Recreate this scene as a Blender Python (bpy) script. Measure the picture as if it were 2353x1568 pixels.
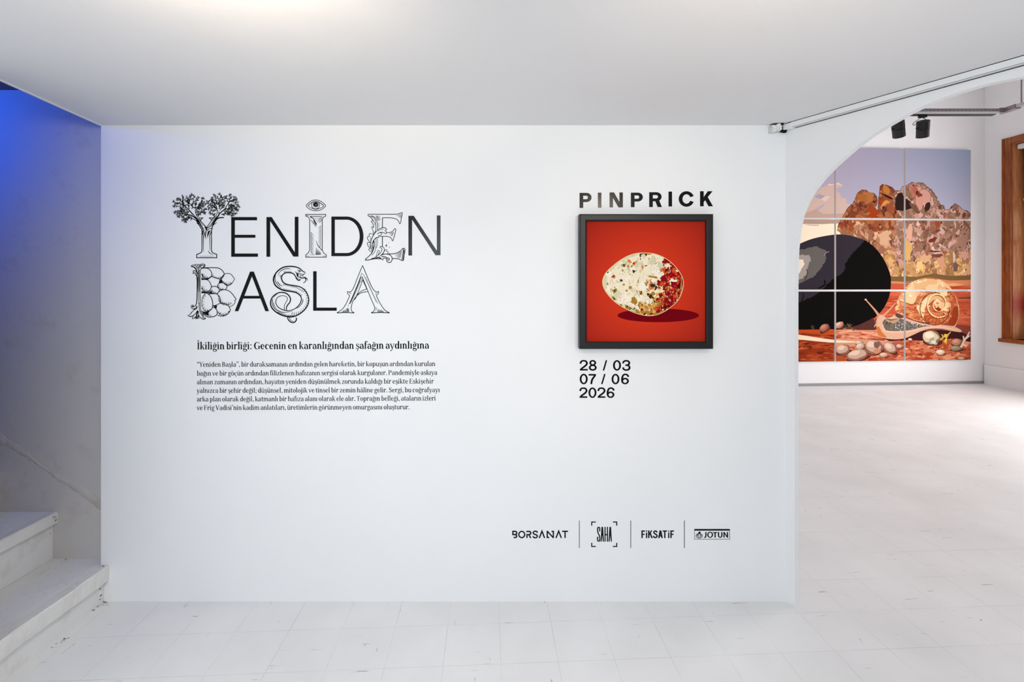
import bpy, bmesh, math, random
from mathutils import Vector
from mathutils.geometry import tessellate_polygon

for _o in list(bpy.data.objects):
    bpy.data.objects.remove(_o)
SC = bpy.context.scene
COL = SC.collection
R = math.radians

# ------------------------------------------------------------------ camera, world, light, exposure
FPX, CX, HOR = 1107.0, 1176.5, 650.0        # focal length in pixels, principal column, horizon row (2353 x 1568)
EYE, DW = 1.64, 2.477                       # eye height, distance to the lettered wall
PPM = FPX / DW                              # pixels per metre on that wall
CEIL = 2.45

cam = bpy.data.cameras.new('camera')
cam.sensor_fit = 'HORIZONTAL'; cam.sensor_width = 36.0
cam.lens = 36.0 * FPX / 2353.0
cam.shift_y = -(784.0 - HOR) / 2353.0
cam.clip_start = 0.02
camo = bpy.data.objects.new('camera', cam); COL.objects.link(camo)
camo.location = (0, 0, EYE); camo.rotation_euler = (R(90), 0, 0)
SC.camera = camo

vs = SC.view_settings
SC.display_settings.display_device = 'sRGB'
vs.view_transform = 'Standard'; vs.look = 'None'; vs.gamma = 1.0; vs.use_curve_mapping = False
vs.exposure = -0.04

world = bpy.data.worlds.new('daylight'); SC.world = world
world.use_nodes = True
bg = world.node_tree.nodes['Background']
bg.inputs[0].default_value = (0.80, 0.90, 1.0, 1); bg.inputs[1].default_value = 0.22


def area(name, loc, rot, size, power, color, size_y=None):
    l = bpy.data.lights.new(name, 'AREA'); l.energy = power; l.color = color
    l.shape = 'RECTANGLE'; l.size = size; l.size_y = size_y or size
    o = bpy.data.objects.new(name, l); COL.objects.link(o); o.location = loc; o.rotation_euler = rot
    return o


def spot(name, loc, target, power, color, angle, blend=1.0, radius=0.03):
    l = bpy.data.lights.new(name, 'SPOT'); l.energy = power; l.color = color
    l.spot_size = R(angle); l.spot_blend = blend; l.shadow_soft_size = radius
    o = bpy.data.objects.new(name, l); COL.objects.link(o); o.location = loc
    o.rotation_euler = (Vector(target) - Vector(loc)).to_track_quat('-Z', 'Y').to_euler()
    return o


# added fill strip behind the camera, at lamp height; daylight of the windows along the side of the far room
area('high_fill_strip', (0.2, -2.5, 2.12), (R(90), 0, 0), 3.6, 82, (0.885, 0.945, 1.0), 0.5)
area('daylight_window', (7.70, 4.8, 1.75), (0, R(90), 0), 2.2, 180, (1.0, 0.965, 0.965), 2.4)
area('daylight_window_near', (7.80, 1.4, 1.75), (0, R(90), 0), 2.2, 10, (1.0, 0.90, 0.88), 2.4)
area('daylight_window_far', (7.95, 6.9, 1.75), (0, R(90), 0), 2.0, 12, (0.99, 0.99, 1.0), 0.85)
# the ceiling spots of the near room, above and behind the camera, and an added floor fill
WARM = (1.0, 0.83, 0.61)
spot('picture_spot', (0.86, 0.35, 2.36), (0.70, DW, 1.62), 22, WARM, 52)
spot('title_spot', (-0.45, 0.30, 2.36), (-0.35, DW, 1.95), 10, WARM, 80)
spot('floor_fill', (-0.5, 0.5, 2.38), (-1.2, 1.5, 0), 44, (0.96, 0.97, 1.0), 135, 1.0, 0.05)  # added fill aimed down to brighten the floor and stairs
spot('ceiling_spot', (-0.66, 0.78, 2.16), (-0.70, 1.02, CEIL), 32, WARM, 120, 1.0, 0.05)
spot('ceiling_spot_right', (0.62, 0.70, 2.12), (0.66, 1.02, CEIL), 15, WARM, 120, 1.0, 0.05)
# blue lamp up the stairs
area('blue_stair_lamp', (-3.2, 1.78, 2.56), (R(96), 0, 0), 0.4, 13.5, (0.0, 0.10, 1.0), 0.12)

# ------------------------------------------------------------------ materials
def srgb(r, g, b):
    f = lambda c: (c / 255 / 12.92) if c <= 10 else (((c / 255) + 0.055) / 1.055) ** 2.4
    return (f(r), f(g), f(b), 1)


def mat(name, rgb, rough=0.7, spec=0.4, metal=0.0):
    m = bpy.data.materials.new(name); m.use_nodes = True
    b = m.node_tree.nodes['Principled BSDF']
    b.inputs['Base Color'].default_value = srgb(*rgb)
    b.inputs['Roughness'].default_value = rough
    b.inputs['Specular IOR Level'].default_value = spec
    b.inputs['Metallic'].default_value = metal
    return m


class NT:
    """small helper for building node trees"""
    def __init__(s, m):
        s.t = m.node_tree; s.n = s.t.nodes; s.b = s.n['Principled BSDF']
    def add(s, typ, **kw):
        n = s.n.new(typ)
        for k, v in kw.items():
            if k.startswith('i_'):
                key = k[2:]
                key = int(key) if key.isdigit() else key
                n.inputs[key].default_value = v
            else:
                setattr(n, k, v)
        return n
    def ln(s, a, b):
        s.t.links.new(a, b)
    def ramp(s, fac, stops, interp='LINEAR'):
        r = s.n.new('ShaderNodeValToRGB'); r.color_ramp.interpolation = interp
        e = r.color_ramp.elements
        while len(e) > 1: e.remove(e[-1])
        e[0].position, e[0].color = stops[0]
        for p, c in stops[1:]:
            x = e.new(p); x.color = c
        s.ln(fac, r.inputs[0]); return r
    def mix(s, fac, a, b, mode='MIX'):
        m = s.n.new('ShaderNodeMix'); m.data_type = 'RGBA'; m.blend_type = mode
        for v, i in ((fac, 0), (a, 6), (b, 7)):
            if hasattr(v, 'is_output'): s.ln(v, m.inputs[i])
            else: m.inputs[i].default_value = v
        return m.outputs[2]
    def bump(s, h, strength, dist):
        b = s.n.new('ShaderNodeBump'); b.inputs['Strength'].default_value = strength
        b.inputs['Distance'].default_value = dist
        s.ln(h, b.inputs['Height']); s.ln(b.outputs[0], s.b.inputs['Normal']); return b


def plaster(name, rgb, bump=0.25, spots=0.0, scale=1.0, dirt=None):
    m = mat(name, rgb, 0.62, 0.25); t = NT(m)
    tc = t.add('ShaderNodeTexCoord')
    n1 = t.add('ShaderNodeTexNoise', i_Scale=1.3 * scale, i_Detail=3.0)
    n2 = t.add('ShaderNodeTexNoise', i_Scale=38.0 * scale, i_Detail=4.0)
    t.ln(tc.outputs['Object'], n1.inputs['Vector']); t.ln(tc.outputs['Object'], n2.inputs['Vector'])
    ad = t.add('ShaderNodeMath', operation='MULTIPLY_ADD', i_1=0.05)
    t.ln(n2.outputs[0], ad.inputs[0]); t.ln(n1.outputs[0], ad.inputs[2])
    t.bump(ad.outputs[0], bump, 0.05)
    base = srgb(*rgb)
    col = t.ramp(n1.outputs[0], [(0.3, tuple(c * 0.97 for c in base[:3]) + (1,)), (0.7, base)]).outputs[0]
    if dirt:
        n3 = t.add('ShaderNodeTexNoise', i_Scale=5.0, i_Detail=8.0, i_Roughness=0.7)
        t.ln(tc.outputs['Object'], n3.inputs['Vector'])
        f = t.ramp(n3.outputs[0], [(0.55, (0, 0, 0, 1)), (0.75, (1, 1, 1, 1))]).outputs[0]
        mu = t.add('ShaderNodeMath', operation='MULTIPLY', i_1=0.55); t.ln(f, mu.inputs[0])
        col = t.mix(mu.outputs[0], col, srgb(*dirt))
    if spots:
        n4 = t.add('ShaderNodeTexNoise', i_Scale=16.0, i_Detail=6.0, i_Roughness=0.8)
        t.ln(tc.outputs['Object'], n4.inputs['Vector'])
        f = t.ramp(n4.outputs[0], [(0.70 - spots, (0, 0, 0, 1)), (0.74 - spots, (1, 1, 1, 1))]).outputs[0]
        col = t.mix(f, col, srgb(70, 62, 55))
    t.ln(col, t.b.inputs['Base Color'])
    return m


M = {}
M['wall'] = plaster('white wall paint', (240, 240, 240), 0.10)
M['ceiling'] = plaster('ceiling paint', (236, 236, 237), 0.30, scale=0.8)
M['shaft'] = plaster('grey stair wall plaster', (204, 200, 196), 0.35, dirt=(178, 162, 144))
M['far_wall'] = plaster('far room paint', (240, 239, 240), 0.10)
M['step'] = plaster('painted step', (232, 231, 229), 0.35, 0.015, dirt=(196, 186, 172))
M['nose'] = plaster('chipped step edge', (226, 224, 220), 0.6, 0.035, 2.0, dirt=(200, 196, 188))
M['scar'] = plaster('patched plaster ridge', (202, 196, 188), 0.8, 0.01, 3.0, dirt=(180, 166, 146))
M['vinyl'] = mat('black vinyl', (6, 6, 7), 0.2, 0.17)
M['white_plastic'] = mat('white powder coat', (232, 233, 232), 0.4, 0.4)
M['chipped'] = plaster('chipped white filler', (232, 232, 230), 1.0, 0.02, 6.0)
M['black_gap'] = mat('dark slot', (22, 22, 22), 0.8, 0.1)
M['spot_black'] = mat('matt black metal', (24, 22, 24), 0.5, 0.4)
M['spot_dark'] = mat('matt black lower shell', (36, 33, 36), 0.55, 0.4)
M['cable'] = mat('black cable', (30, 26, 28), 0.6)
M['alu'] = mat('brushed aluminium', (176, 168, 174), 0.35, 0.5, 0.7)
M['steel'] = mat('dark steel joint', (142, 130, 132), 0.4, 0.5, 0.6)
M['frame_black'] = mat('black picture moulding', (24, 23, 22), 0.38, 0.3)
M['linen'] = mat('canvas edge', (225, 220, 218), 0.9, 0.1)
M['grey_strip'] = mat('grey skirting', (150, 148, 152), 0.5)
M['blind'] = mat('white blind cloth', (238, 226, 224), 0.8, 0.2)
M['sash'] = mat('dark wood sash', (74, 34, 18), 0.4)

# floor: white painted square tiles, 0.248 m, turned 2.8 degrees
m = mat('painted floor tiles', (226, 226, 226), 0.42, 0.35); t = NT(m)
geo = t.add('ShaderNodeNewGeometry')
mp = t.add('ShaderNodeMapping', vector_type='TEXTURE')
mp.inputs['Location'].default_value = (-0.307, 2.307, 0); mp.inputs['Rotation'].default_value = (0, 0, R(2.8))
t.ln(geo.outputs['Position'], mp.inputs['Vector'])
br = t.add('ShaderNodeTexBrick', offset=0.0, squash=1.0)
br.inputs['Scale'].default_value = 1.0; br.inputs['Brick Width'].default_value = 0.2477
br.inputs['Row Height'].default_value = 0.2477; br.inputs['Mortar Size'].default_value = 0.0022
br.inputs['Mortar Smooth'].default_value = 0.6
t.ln(mp.outputs[0], br.inputs['Vector'])
nz = t.add('ShaderNodeTexNoise', i_Scale=2.2, i_Detail=4.0); t.ln(mp.outputs[0], nz.inputs['Vector'])
base = t.ramp(nz.outputs[0], [(0.3, srgb(228, 227, 226)), (0.7, srgb(238, 237, 236))]).outputs[0]
nb = t.add('ShaderNodeTexNoise', i_Scale=3.1, i_Detail=5.0, i_Roughness=0.6); t.ln(mp.outputs[0], nb.inputs['Vector'])
gap = t.ramp(nb.outputs[0], [(0.40, (0.04, 0.04, 0.04, 1)), (0.66, (0.30, 0.30, 0.30, 1))]).outputs[0]
mu = t.add('ShaderNodeMath', operation='MULTIPLY'); t.ln(br.outputs['Fac'], mu.inputs[0]); t.ln(gap, mu.inputs[1])
col = t.mix(mu.outputs[0], base, srgb(150, 146, 142))
# short scuffs along the tile rows, and little dark chips
for sc3, lo, c in (((5, 60, 1), 0.715, (120, 112, 108)), ((46, 7, 1), 0.725, (128, 122, 118))):
    m3 = t.add('ShaderNodeMapping'); m3.inputs['Scale'].default_value = sc3
    m3.inputs['Rotation'].default_value = (0, 0, R(-14))
    t.ln(mp.outputs[0], m3.inputs['Vector'])
    ns = t.add('ShaderNodeTexNoise', i_Scale=1.0, i_Detail=3.0, i_Roughness=0.55); t.ln(m3.outputs[0], ns.inputs['Vector'])
    f = t.ramp(ns.outputs[0], [(lo - .02, (0, 0, 0, 1)), (lo + 0.03, (0.8, 0.8, 0.8, 1))]).outputs[0]
    col = t.mix(f, col, srgb(*c))
nc = t.add('ShaderNodeTexNoise', i_Scale=26.0, i_Detail=2.0, i_Roughness=0.6); t.ln(mp.outputs[0], nc.inputs['Vector'])
f = t.ramp(nc.outputs[0], [(0.765, (0, 0, 0, 1)), (0.785, (1, 1, 1, 1))]).outputs[0]
col = t.mix(f, col, srgb(110, 104, 98))
t.ln(col, t.b.inputs['Base Color'])
n5 = t.add('ShaderNodeTexNoise', i_Scale=14.0, i_Detail=5.0); t.ln(mp.outputs[0], n5.inputs['Vector'])
sb = t.add('ShaderNodeMath', operation='MULTIPLY_ADD', i_1=-0.5); t.ln(br.outputs['Fac'], sb.inputs[0]); t.ln(n5.outputs[0], sb.inputs[2])
t.bump(sb.outputs[0], 0.35, 0.004)
M['floor'] = m


def wood(name, c1, c2, axis_scale, red_reflection=None):
    m = mat(name, c1, 0.38, 0.45); t = NT(m)
    tc = t.add('ShaderNodeTexCoord'); mp = t.add('ShaderNodeMapping')
    mp.inputs['Scale'].default_value = axis_scale; t.ln(tc.outputs['Object'], mp.inputs['Vector'])
    n = t.add('ShaderNodeTexNoise', i_Scale=6.0, i_Detail=6.0, i_Roughness=0.6, i_Distortion=0.4)
    t.ln(mp.outputs[0], n.inputs['Vector'])
    c = t.ramp(n.outputs[0], [(0.35, srgb(*c2)), (0.65, srgb(*c1))]).outputs[0]
    if red_reflection:  # red reflection painted into the wood colour, fading above and below one height
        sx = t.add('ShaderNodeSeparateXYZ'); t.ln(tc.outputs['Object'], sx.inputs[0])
        a = t.add('ShaderNodeMath', operation='SUBTRACT', i_1=red_reflection[0]); t.ln(sx.outputs[2], a.inputs[0])
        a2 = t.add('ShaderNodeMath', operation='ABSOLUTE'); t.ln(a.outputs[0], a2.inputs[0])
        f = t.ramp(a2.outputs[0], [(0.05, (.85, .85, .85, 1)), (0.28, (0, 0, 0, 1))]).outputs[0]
        c = t.mix(f, c, srgb(*red_reflection[1]))
    t.ln(c, t.b.inputs['Base Color']); return m


M['wood'] = wood('orange varnished pine', (166, 92, 40), (126, 60, 24), (6, 6, 0.7))
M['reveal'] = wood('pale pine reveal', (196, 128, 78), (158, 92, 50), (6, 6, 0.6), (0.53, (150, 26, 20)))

# ------------------------------------------------------------------ building helpers
def tag(o, label=None, cat=None, group=None, kind=None):
    for k, v in (('label', label), ('category', cat), ('group', group), ('kind', kind)):
        if v: o[k] = v
    return o


def empty(name, loc, label=None, cat=None, group=None, kind=None):
    o = bpy.data.objects.new(name, None); COL.objects.link(o); o.location = loc
    o.empty_display_size = 0.05
    return tag(o, label, cat, group, kind)


def finish(name, bm, mats, parent=None, origin='base', smooth=False, label=None):
    """links a bmesh (in world coordinates) as one object whose origin sits at its own base"""
    vs_ = [v.co for v in bm.verts]
    lo = Vector([min(v[i] for v in vs_) for i in range(3)]); hi = Vector([max(v[i] for v in vs_) for i in range(3)])
    org = Vector(((lo.x + hi.x) / 2, (lo.y + hi.y) / 2, lo.z))
    if origin == 'world': org = Vector((0, 0, 0))
    elif isinstance(origin, Vector): org = origin
    for v in bm.verts: v.co -= org
    me = bpy.data.meshes.new(name); bm.to_mesh(me); bm.free()
    for mm in (mats if isinstance(mats, (list, tuple)) else [mats]): me.materials.append(mm)
    if smooth:
        for p in me.polygons: p.use_smooth = True
    o = bpy.data.objects.new(name, me); COL.objects.link(o)
    if parent:
        o.parent = parent
        b = Vector((0, 0, 0)); q = parent
        while q: b += q.location; q = q.parent
        o.location = org - b
    else:
        o.location = org
    if label: o['label'] = label
    return o


def box(bm, x0, x1, y0, y1, z0, z1, mi=0):
    return prism(bm, [(x0, y0), (x1, y0), (x1, y1), (x0, y1)], z0, z1, mi)


def prism(bm, foot, z0, z1, mi=0):
    """vertical prism over a footprint (counter-clockwise seen from above)"""
    a = [bm.verts.new((p[0], p[1], z0)) for p in foot]; b = [bm.verts.new((p[0], p[1], z1)) for p in foot]
    n = len(foot); fs = [bm.faces.new(a[::-1]), bm.faces.new(b)]
    for i in range(n): fs.append(bm.faces.new((a[i], a[(i + 1) % n], b[(i + 1) % n], b[i])))
    for f in fs: f.material_index = mi
    return fs


def hexa(bm, p0, ax, ay, az, mi=0):
    """box from a corner and three edge vectors"""
    p0, ax, ay, az = map(Vector, (p0, ax, ay, az))
    v = [bm.verts.new(p0 + ax * i + ay * j + az * k) for k in (0, 1) for j in (0, 1) for i in (0, 1)]
    for q in ((0, 2, 3, 1), (4, 5, 7, 6), (0, 1, 5, 4), (2, 6, 7, 3), (0, 4, 6, 2), (1, 3, 7, 5)):
        bm.faces.new([v[i] for i in q]).material_index = mi


def bevel(bm, w, seg=2):
    bmesh.ops.bevel(bm, geom=list(bm.edges), offset=w, segments=seg, affect='EDGES', profile=0.5)


def tube(bm, pts, r, n=10):
    pts = [Vector(p) for p in pts]; rings = []
    for i, p in enumerate(pts):
        d = (pts[min(i + 1, len(pts) - 1)] - pts[max(i - 1, 0)]).normalized()
        s = d.cross(Vector((0, 0, 1)));
        if s.length < 1e-3: s = d.cross(Vector((1, 0, 0)))
        s.normalize(); u = s.cross(d)
        rings.append([bm.verts.new(p + (s * math.cos(a) + u * math.sin(a)) * r) for a in [k * 2 * math.pi / n for k in range(n)]])
    for a, b in zip(rings, rings[1:]):
        for k in range(n): bm.faces.new((a[k], a[(k + 1) % n], b[(k + 1) % n], b[k]))
    bm.faces.new(rings[0][::-1]); bm.faces.new(rings[-1])


def smooth_pts(pts, n=6, closed=False):
    if len(pts) < 3: return [tuple(p) for p in pts]
    out = []; L = len(pts)
    rng = range(L if closed else L - 1)
    for i in rng:
        g = (lambda k: pts[k % L]) if closed else (lambda k: pts[max(0, min(L - 1, k))])
        p0, p1, p2, p3 = g(i - 1), g(i), g(i + 1), g(i + 2)
        for s in range(n):
            u = s / n
            out.append(tuple(0.5 * ((2 * p1[k]) + (-p0[k] + p2[k]) * u + (2 * p0[k] - 5 * p1[k] + 4 * p2[k] - p3[k]) * u * u
                             + (-p0[k] + 3 * p1[k] - 3 * p2[k] + p3[k]) * u ** 3) for k in range(len(p1))))
    if not closed: out.append(tuple(pts[-1]))
    return out


class Ink:
    """flat drawing made of convex pieces in 2-D; each piece: (points, material index)"""
    def __init__(s, x0=0.0, y0=0.0, sc=1.0):
        s.p = []; s.view(x0, y0, sc); s.mi = 0; s.k = 1.0
    def view(s, x0, y0, sc):
        s.x0, s.y0, s.sc = x0, y0, sc; return s
    def m(s, p): return (s.x0 + p[0] / s.sc, s.y0 + p[1] / s.sc)
    def quad(s, *pts):
        s.p.append(([s.m(p) for p in pts], s.mi)); return s
    def rect(s, x0, y0, x1, y1): return s.quad((x0, y0), (x1, y0), (x1, y1), (x0, y1))
    def fill(s, pts, smooth=0, closed=True):
        if smooth: pts = smooth_pts(pts, smooth, True)
        q = [s.m(p) for p in pts]
        for tri in tessellate_polygon([[Vector((a, b, 0)) for a, b in q]]):
            s.p.append(([q[i] for i in tri], s.mi))
        return s
    def stroke(s, pts, w, smooth=5, closed=False):
        """w in photo pixels: one number, or a list spread along the line"""
        k = smooth_pts(pts, smooth, closed) if smooth else [tuple(p) for p in pts]
        q = [s.m(p) for p in k]; n = len(q)
        if closed: q = q + [q[0]]; n += 1
        ws = [q_ * s.k for q_ in (w if isinstance(w, (list, tuple)) else [w, w])]
        L = []; R_ = []
        for i, p in enumerate(q):
            if closed: a, b = q[(i - 1) % (n - 1)], q[(i + 1) % (n - 1)]
            else: a, b = q[max(i - 1, 0)], q[min(i + 1, n - 1)]
            dx, dy = b[0] - a[0], b[1] - a[1]; l = math.hypot(dx, dy) or 1
            # mitre for unsmoothed corners
            k_ = 1.0
            if not smooth and (closed or 0 < i < n - 1):
                d1 = (p[0] - a[0], p[1] - a[1]); d2 = (b[0] - p[0], b[1] - p[1])
                l1, l2 = math.hypot(*d1) or 1, math.hypot(*d2) or 1
                tx, ty = d1[0] / l1 + d2[0] / l2, d1[1] / l1 + d2[1] / l2
                lt = math.hypot(tx, ty) or 1
                dx, dy, l = tx, ty, lt
                cosb = (d1[0] * tx + d1[1] * ty) / (l1 * lt)
                k_ = 1 / max(cosb, 0.35)
            u = i / (n - 1) * (len(ws) - 1); j = min(int(u), len(ws) - 2); hw = (ws[j] + (ws[j + 1] - ws[j]) * (u - j)) / 2 * k_
            nx, ny = -dy / l * hw, dx / l * hw
            L.append((p[0] + nx, p[1] + ny)); R_.append((p[0] - nx, p[1] - ny))
        for i in range(n - 1): s.p.append(([L[i], L[i + 1], R_[i + 1], R_[i]], s.mi))
        return s
    def ring(s, x0, x1, y0, y1, wl, wr, wb, wt, a0=0, a1=360, n=28):
        """part of an elliptical ring; angles anticlockwise from +x with y up when y0<y1 are font units"""
        cx, cy, rx, ry = (x0 + x1) / 2, (y0 + y1) / 2, (x1 - x0) / 2, (y1 - y0) / 2
        ix0, ix1, iy0, iy1 = x0 + wl, x1 - wr, y0 + wb, y1 - wt
        jx, jy, sx, sy = (ix0 + ix1) / 2, (iy0 + iy1) / 2, (ix1 - ix0) / 2, (iy1 - iy0) / 2
        pr = None
        for k in range(n + 1):
            a = R(a0 + (a1 - a0) * k / n); c, d = math.cos(a), math.sin(a)
            cur = ((cx + rx * c, cy + ry * d), (jx + sx * c, jy + sy * d))
            if pr: s.quad(pr[0], cur[0], cur[1], pr[1])
            pr = cur
        return s
    def disc(s, cx, cy, rx, ry=None, n=14):
        ry = ry or rx
        return s.quad(*[(cx + rx * math.cos(2 * math.pi * k / n), cy + ry * math.sin(2 * math.pi * k / n)) for k in range(n)])
    def hatch(s, segs, w):
        for a in segs: s.stroke([a[:2], a[2:]], [w, w * 0.35], 0)
        return s
    def shade(s, p, q, dx, dy, n, w):
        """n short parallel lines between the points p and q, each running dx, dy and thinning"""
        for k in range(n):
            u = k / max(1, n - 1); a = (p[0] + (q[0] - p[0]) * u, p[1] + (q[1] - p[1]) * u)
            j = 0.7 + 0.3 * math.sin(k * 2.3)
            s.stroke([a, (a[0] + dx * j, a[1] + dy * j)], [w, w * 0.3], 0)
        return s


WALLY = DW - 0.0007


def wall_pt(x, y):                           # a point of the lettered wall, given in photo pixels at that wall's scale
    return (( x - CX) / PPM, WALLY, EYE - (y - HOR) / PPM)


def ink_object(name, ink, parent, mats=None, label=None):
    bm = bmesh.new()
    for n_, (pts, mi) in enumerate(ink.p):
        lift = (n_ % 50) * 4e-6
        v = [bm.verts.new((a, b - lift, c)) for a, b, c in (wall_pt(*p) for p in pts)]
        try: f = bm.faces.new(v)
        except ValueError: continue
        f.material_index = mi
        f.normal_update()
        if f.normal.y > 0: f.normal_flip()
    return finish(name, bm, mats or M['vinyl'], parent, label=label)


# ------------------------------------------------------------------ setting
WT = 0.07
AU = Vector((651.0 / 1107.0, -1.0))          # direction of the arched wall, towards the camera
AU.normalize()
AN = Vector((-AU.y, AU.x))                   # its normal, into the far room
AN = Vector((0.8620, 0.5069)) if AN.x < 0 else AN
XC = (1805 - CX) / PPM                       # inner corner of the lettered wall and the arched wall
XL = (232 - CX) / PPM                        # left end of the lettered wall
A0 = Vector((XC, DW))


def struct(name, bm, m, parent=None, smooth=False):
    o = finish(name, bm, m, parent, smooth=smooth)
    if not parent: o['kind'] = 'structure'
    return o


bm = bmesh.new(); prism(bm, [(XL, DW), (XC, DW), (XC + AN.x * 0.05, DW + AN.y * 0.05), (XC, DW + WT), (XL, DW + WT)], 0, 5.4)
struct('wall_back', bm, M['wall'])

# floor, ceiling
bm = bmesh.new(); prism(bm, [(-4.2, -2.7), (8.6, -2.7), (8.6, 8.4), (-4.2, 8.4)], -0.12, 0)
struct('floor', bm, M['floor'])
EDGE = [(XL, DW + 0.03), (XL + 0.072, 1.92), (XL + 0.11, 1.2), (XL + 0.11, -2.7)]
aend = A0 + AU * 6.0
bm = bmesh.new()
prism(bm, [EDGE[3], (aend.x, -2.7), (A0.x + 0.0, DW + 0.03)] + EDGE[:3], CEIL, CEIL + 0.2)
struct('ceiling_near', bm, M['ceiling'])

# arched wall: front outline in (distance along the wall, height), opening cut by the traced curve
def on_arch(px, py):
    a = (px - CX) / FPX
    tt = (a * DW - A0.x) / (AU.x - a * AU.y)
    Y = DW + AU.y * tt
    return tt, EYE + (HOR - py) * Y / FPX


curve = [on_arch(*p) for p in ((1826, 700), (1826.5, 620), (1828.5, 572), (1833, 530), (1840, 496), (1852, 466), (1869, 437), (1892, 408),
                               (1919, 380), (1963, 341), (2006, 309), (2045, 285), (2085, 262), (2120, 244), (2165, 225), (2209, 210), (2255, 196), (2300, 186), (2353, 176))]
ta, ha = curve[-1]
t0 = curve[0][0]
half = [(t0, 0.0)] + curve
mirror = [(2 * ta - a, b) for a, b in half[::-1][1:]]
opening = half + mirror
TOP = 5.4
TEND = 4.9
outline = [(0, 0)] + opening + [(TEND, 0), (TEND, TOP), (0, TOP)]
THK = 0.034
bm = bmesh.new()
def ap(tt, h, off): return (A0.x + AU.x * tt + AN.x * off, A0.y + AU.y * tt + AN.y * off, h)
fr = [bm.verts.new(ap(a, b, 0)) for a, b in outline]; bk = [bm.verts.new(ap(a, b, THK)) for a, b in outline]
for tri in tessellate_polygon([[Vector((a, b, 0)) for a, b in outline]]):
    bm.faces.new([fr[i] for i in tri]); bm.faces.new([bk[i] for i in tri[::-1]])
for i in range(len(outline)):
    j = (i + 1) % len(outline); bm.faces.new((fr[i], fr[j], bk[j], bk[i]))
bmesh.ops.recalc_face_normals(bm, faces=bm.faces)
struct('wall_arch', bm, M['wall'])

# stair recess: rear wall a little behind the lettered wall, low ceiling above the stairs
YB = DW * 1.024
bm = bmesh.new(); prism(bm, [(-4.2, YB), (XL + 0.02, YB), (XL + 0.02, YB + 0.12), (-4.2, YB + 0.12)], 0, 2.66)
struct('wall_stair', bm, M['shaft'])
bm = bmesh.new(); prism(bm, [(-4.2, -2.7), EDGE[3], EDGE[2], EDGE[1], (XL, YB + 0.12), (-4.2, YB + 0.12)], 2.655, 2.80)
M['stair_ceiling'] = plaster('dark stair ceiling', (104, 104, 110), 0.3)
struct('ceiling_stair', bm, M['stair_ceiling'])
bm = bmesh.new(); prism(bm, [(EDGE[2][0] - .005, EDGE[2][1]), (EDGE[2][0] + .004, EDGE[2][1]), (EDGE[1][0] + .004, EDGE[1][1]), (XL + .004, DW), (XL - .005, DW), (EDGE[1][0] - .005, EDGE[1][1])], CEIL - .004, CEIL + .012)
bmesh.ops.recalc_face_normals(bm, faces=bm.faces); struct('trim_2', bm, M['white_plastic'])
bm = bmesh.new(); prism(bm, [(-4.3, -2.7), (-4.2, -2.7), (-4.2, YB + 0.12), (-4.3, YB + 0.12)], 0, 2.8)
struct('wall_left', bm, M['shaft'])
bm = bmesh.new(); box(bm, -2.09, -1.99, -2.7, 1.75, 0, CEIL - 0.001); struct('wall_light_screen', bm, M['wall'])  # added unseen wall, keeps room light off the stair recess
bm = bmesh.new(); box(bm, -4.2, -1.95, -2.8, -2.7, 0, 2.80); struct('wall_end_block', bm, M['shaft'])  # added unseen end wall, stops outside light entering the recess
# old plaster ridge where a stair stringer once met the wall
bm = bmesh.new(); rnd = random.Random(4)
def shaft_pt(x, y, off=0.0): return ((x - CX) * YB / FPX, YB - off, EYE - (y - HOR) * YB / FPX)
N = 44; rows = []
for i in range(N + 1):
    u = i / N; x = -60 + 296 * u; yc = 967 + 196 * u + 3 * math.sin(u * 13); wd = 11 + 5 * math.sin(u * 7 + 1) + rnd.uniform(-4, 4)
    if u > 0.75: wd *= 0.75
    rows.append([bm.verts.new(shaft_pt(x, yc + wd * k, o)) for k, o in ((-1, 0.0005), (-0.5, 0.0015 + rnd.uniform(0, 0.002)), (0.2, 0.0025 + rnd.uniform(0, 0.002)), (0.7, 0.0015 + rnd.uniform(0, .001)), (1, 0.0003))])
for a, b in zip(rows, rows[1:]):
    for k in range(4): bm.faces.new((a[k], b[k], b[k + 1], a[k + 1]))
bmesh.ops.recalc_face_normals(bm, faces=bm.faces)
struct('trim_1', bm, M['scar'], smooth=True)

# far room
D0 = Vector((4.527, 7.63)); DU = Vector((1, 0.066)).normalized(); DN = Vector((DU.y, -DU.x))     # far wall, normal towards the camera
def farp(s, off=0.0): return D0 + DU * s + DN * off
CORN = Vector((7.687, 7.838)); SU = Vector((0.066, -1)).normalized(); SN = Vector((-SU.y, SU.x)); SN = SN if SN.x > 0 else -SN   # window wall, towards the camera / outwards
s_c = (CORN - D0).dot(DU)
bm = bmesh.new()
a, b = farp(-3.3), farp(s_c + 0.4); c, d = farp(s_c + 0.4, -0.2), farp(-3.3, -0.2)
prism(bm, [a, b, c, d], 0, TOP); struct('wall_far', bm, M['far_wall'])
bm = bmesh.new(); prism(bm, [(1.30, DW + WT), (XC, DW + WT), (XC, 7.6), (1.30, 7.6)], 0, TOP); struct('wall_passage', bm, M['far_wall'])
bm = bmesh.new(); prism(bm, [(1.25, 2.5), (5.2, -2.9), (8.6, -2.9), (8.6, 8.4), (1.25, 8.4)], TOP, TOP + 0.15); struct('ceiling_far', bm, M['far_wall'])
bm = bmesh.new()
a, b = farp(-3.3, 0.012), farp(s_c - 0.03, 0.012); c, d = farp(s_c - 0.03), farp(-3.3)
prism(bm, [a, b, c, d], 0, 0.042); struct('baseboard_far', bm, M['grey_strip'])

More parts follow.
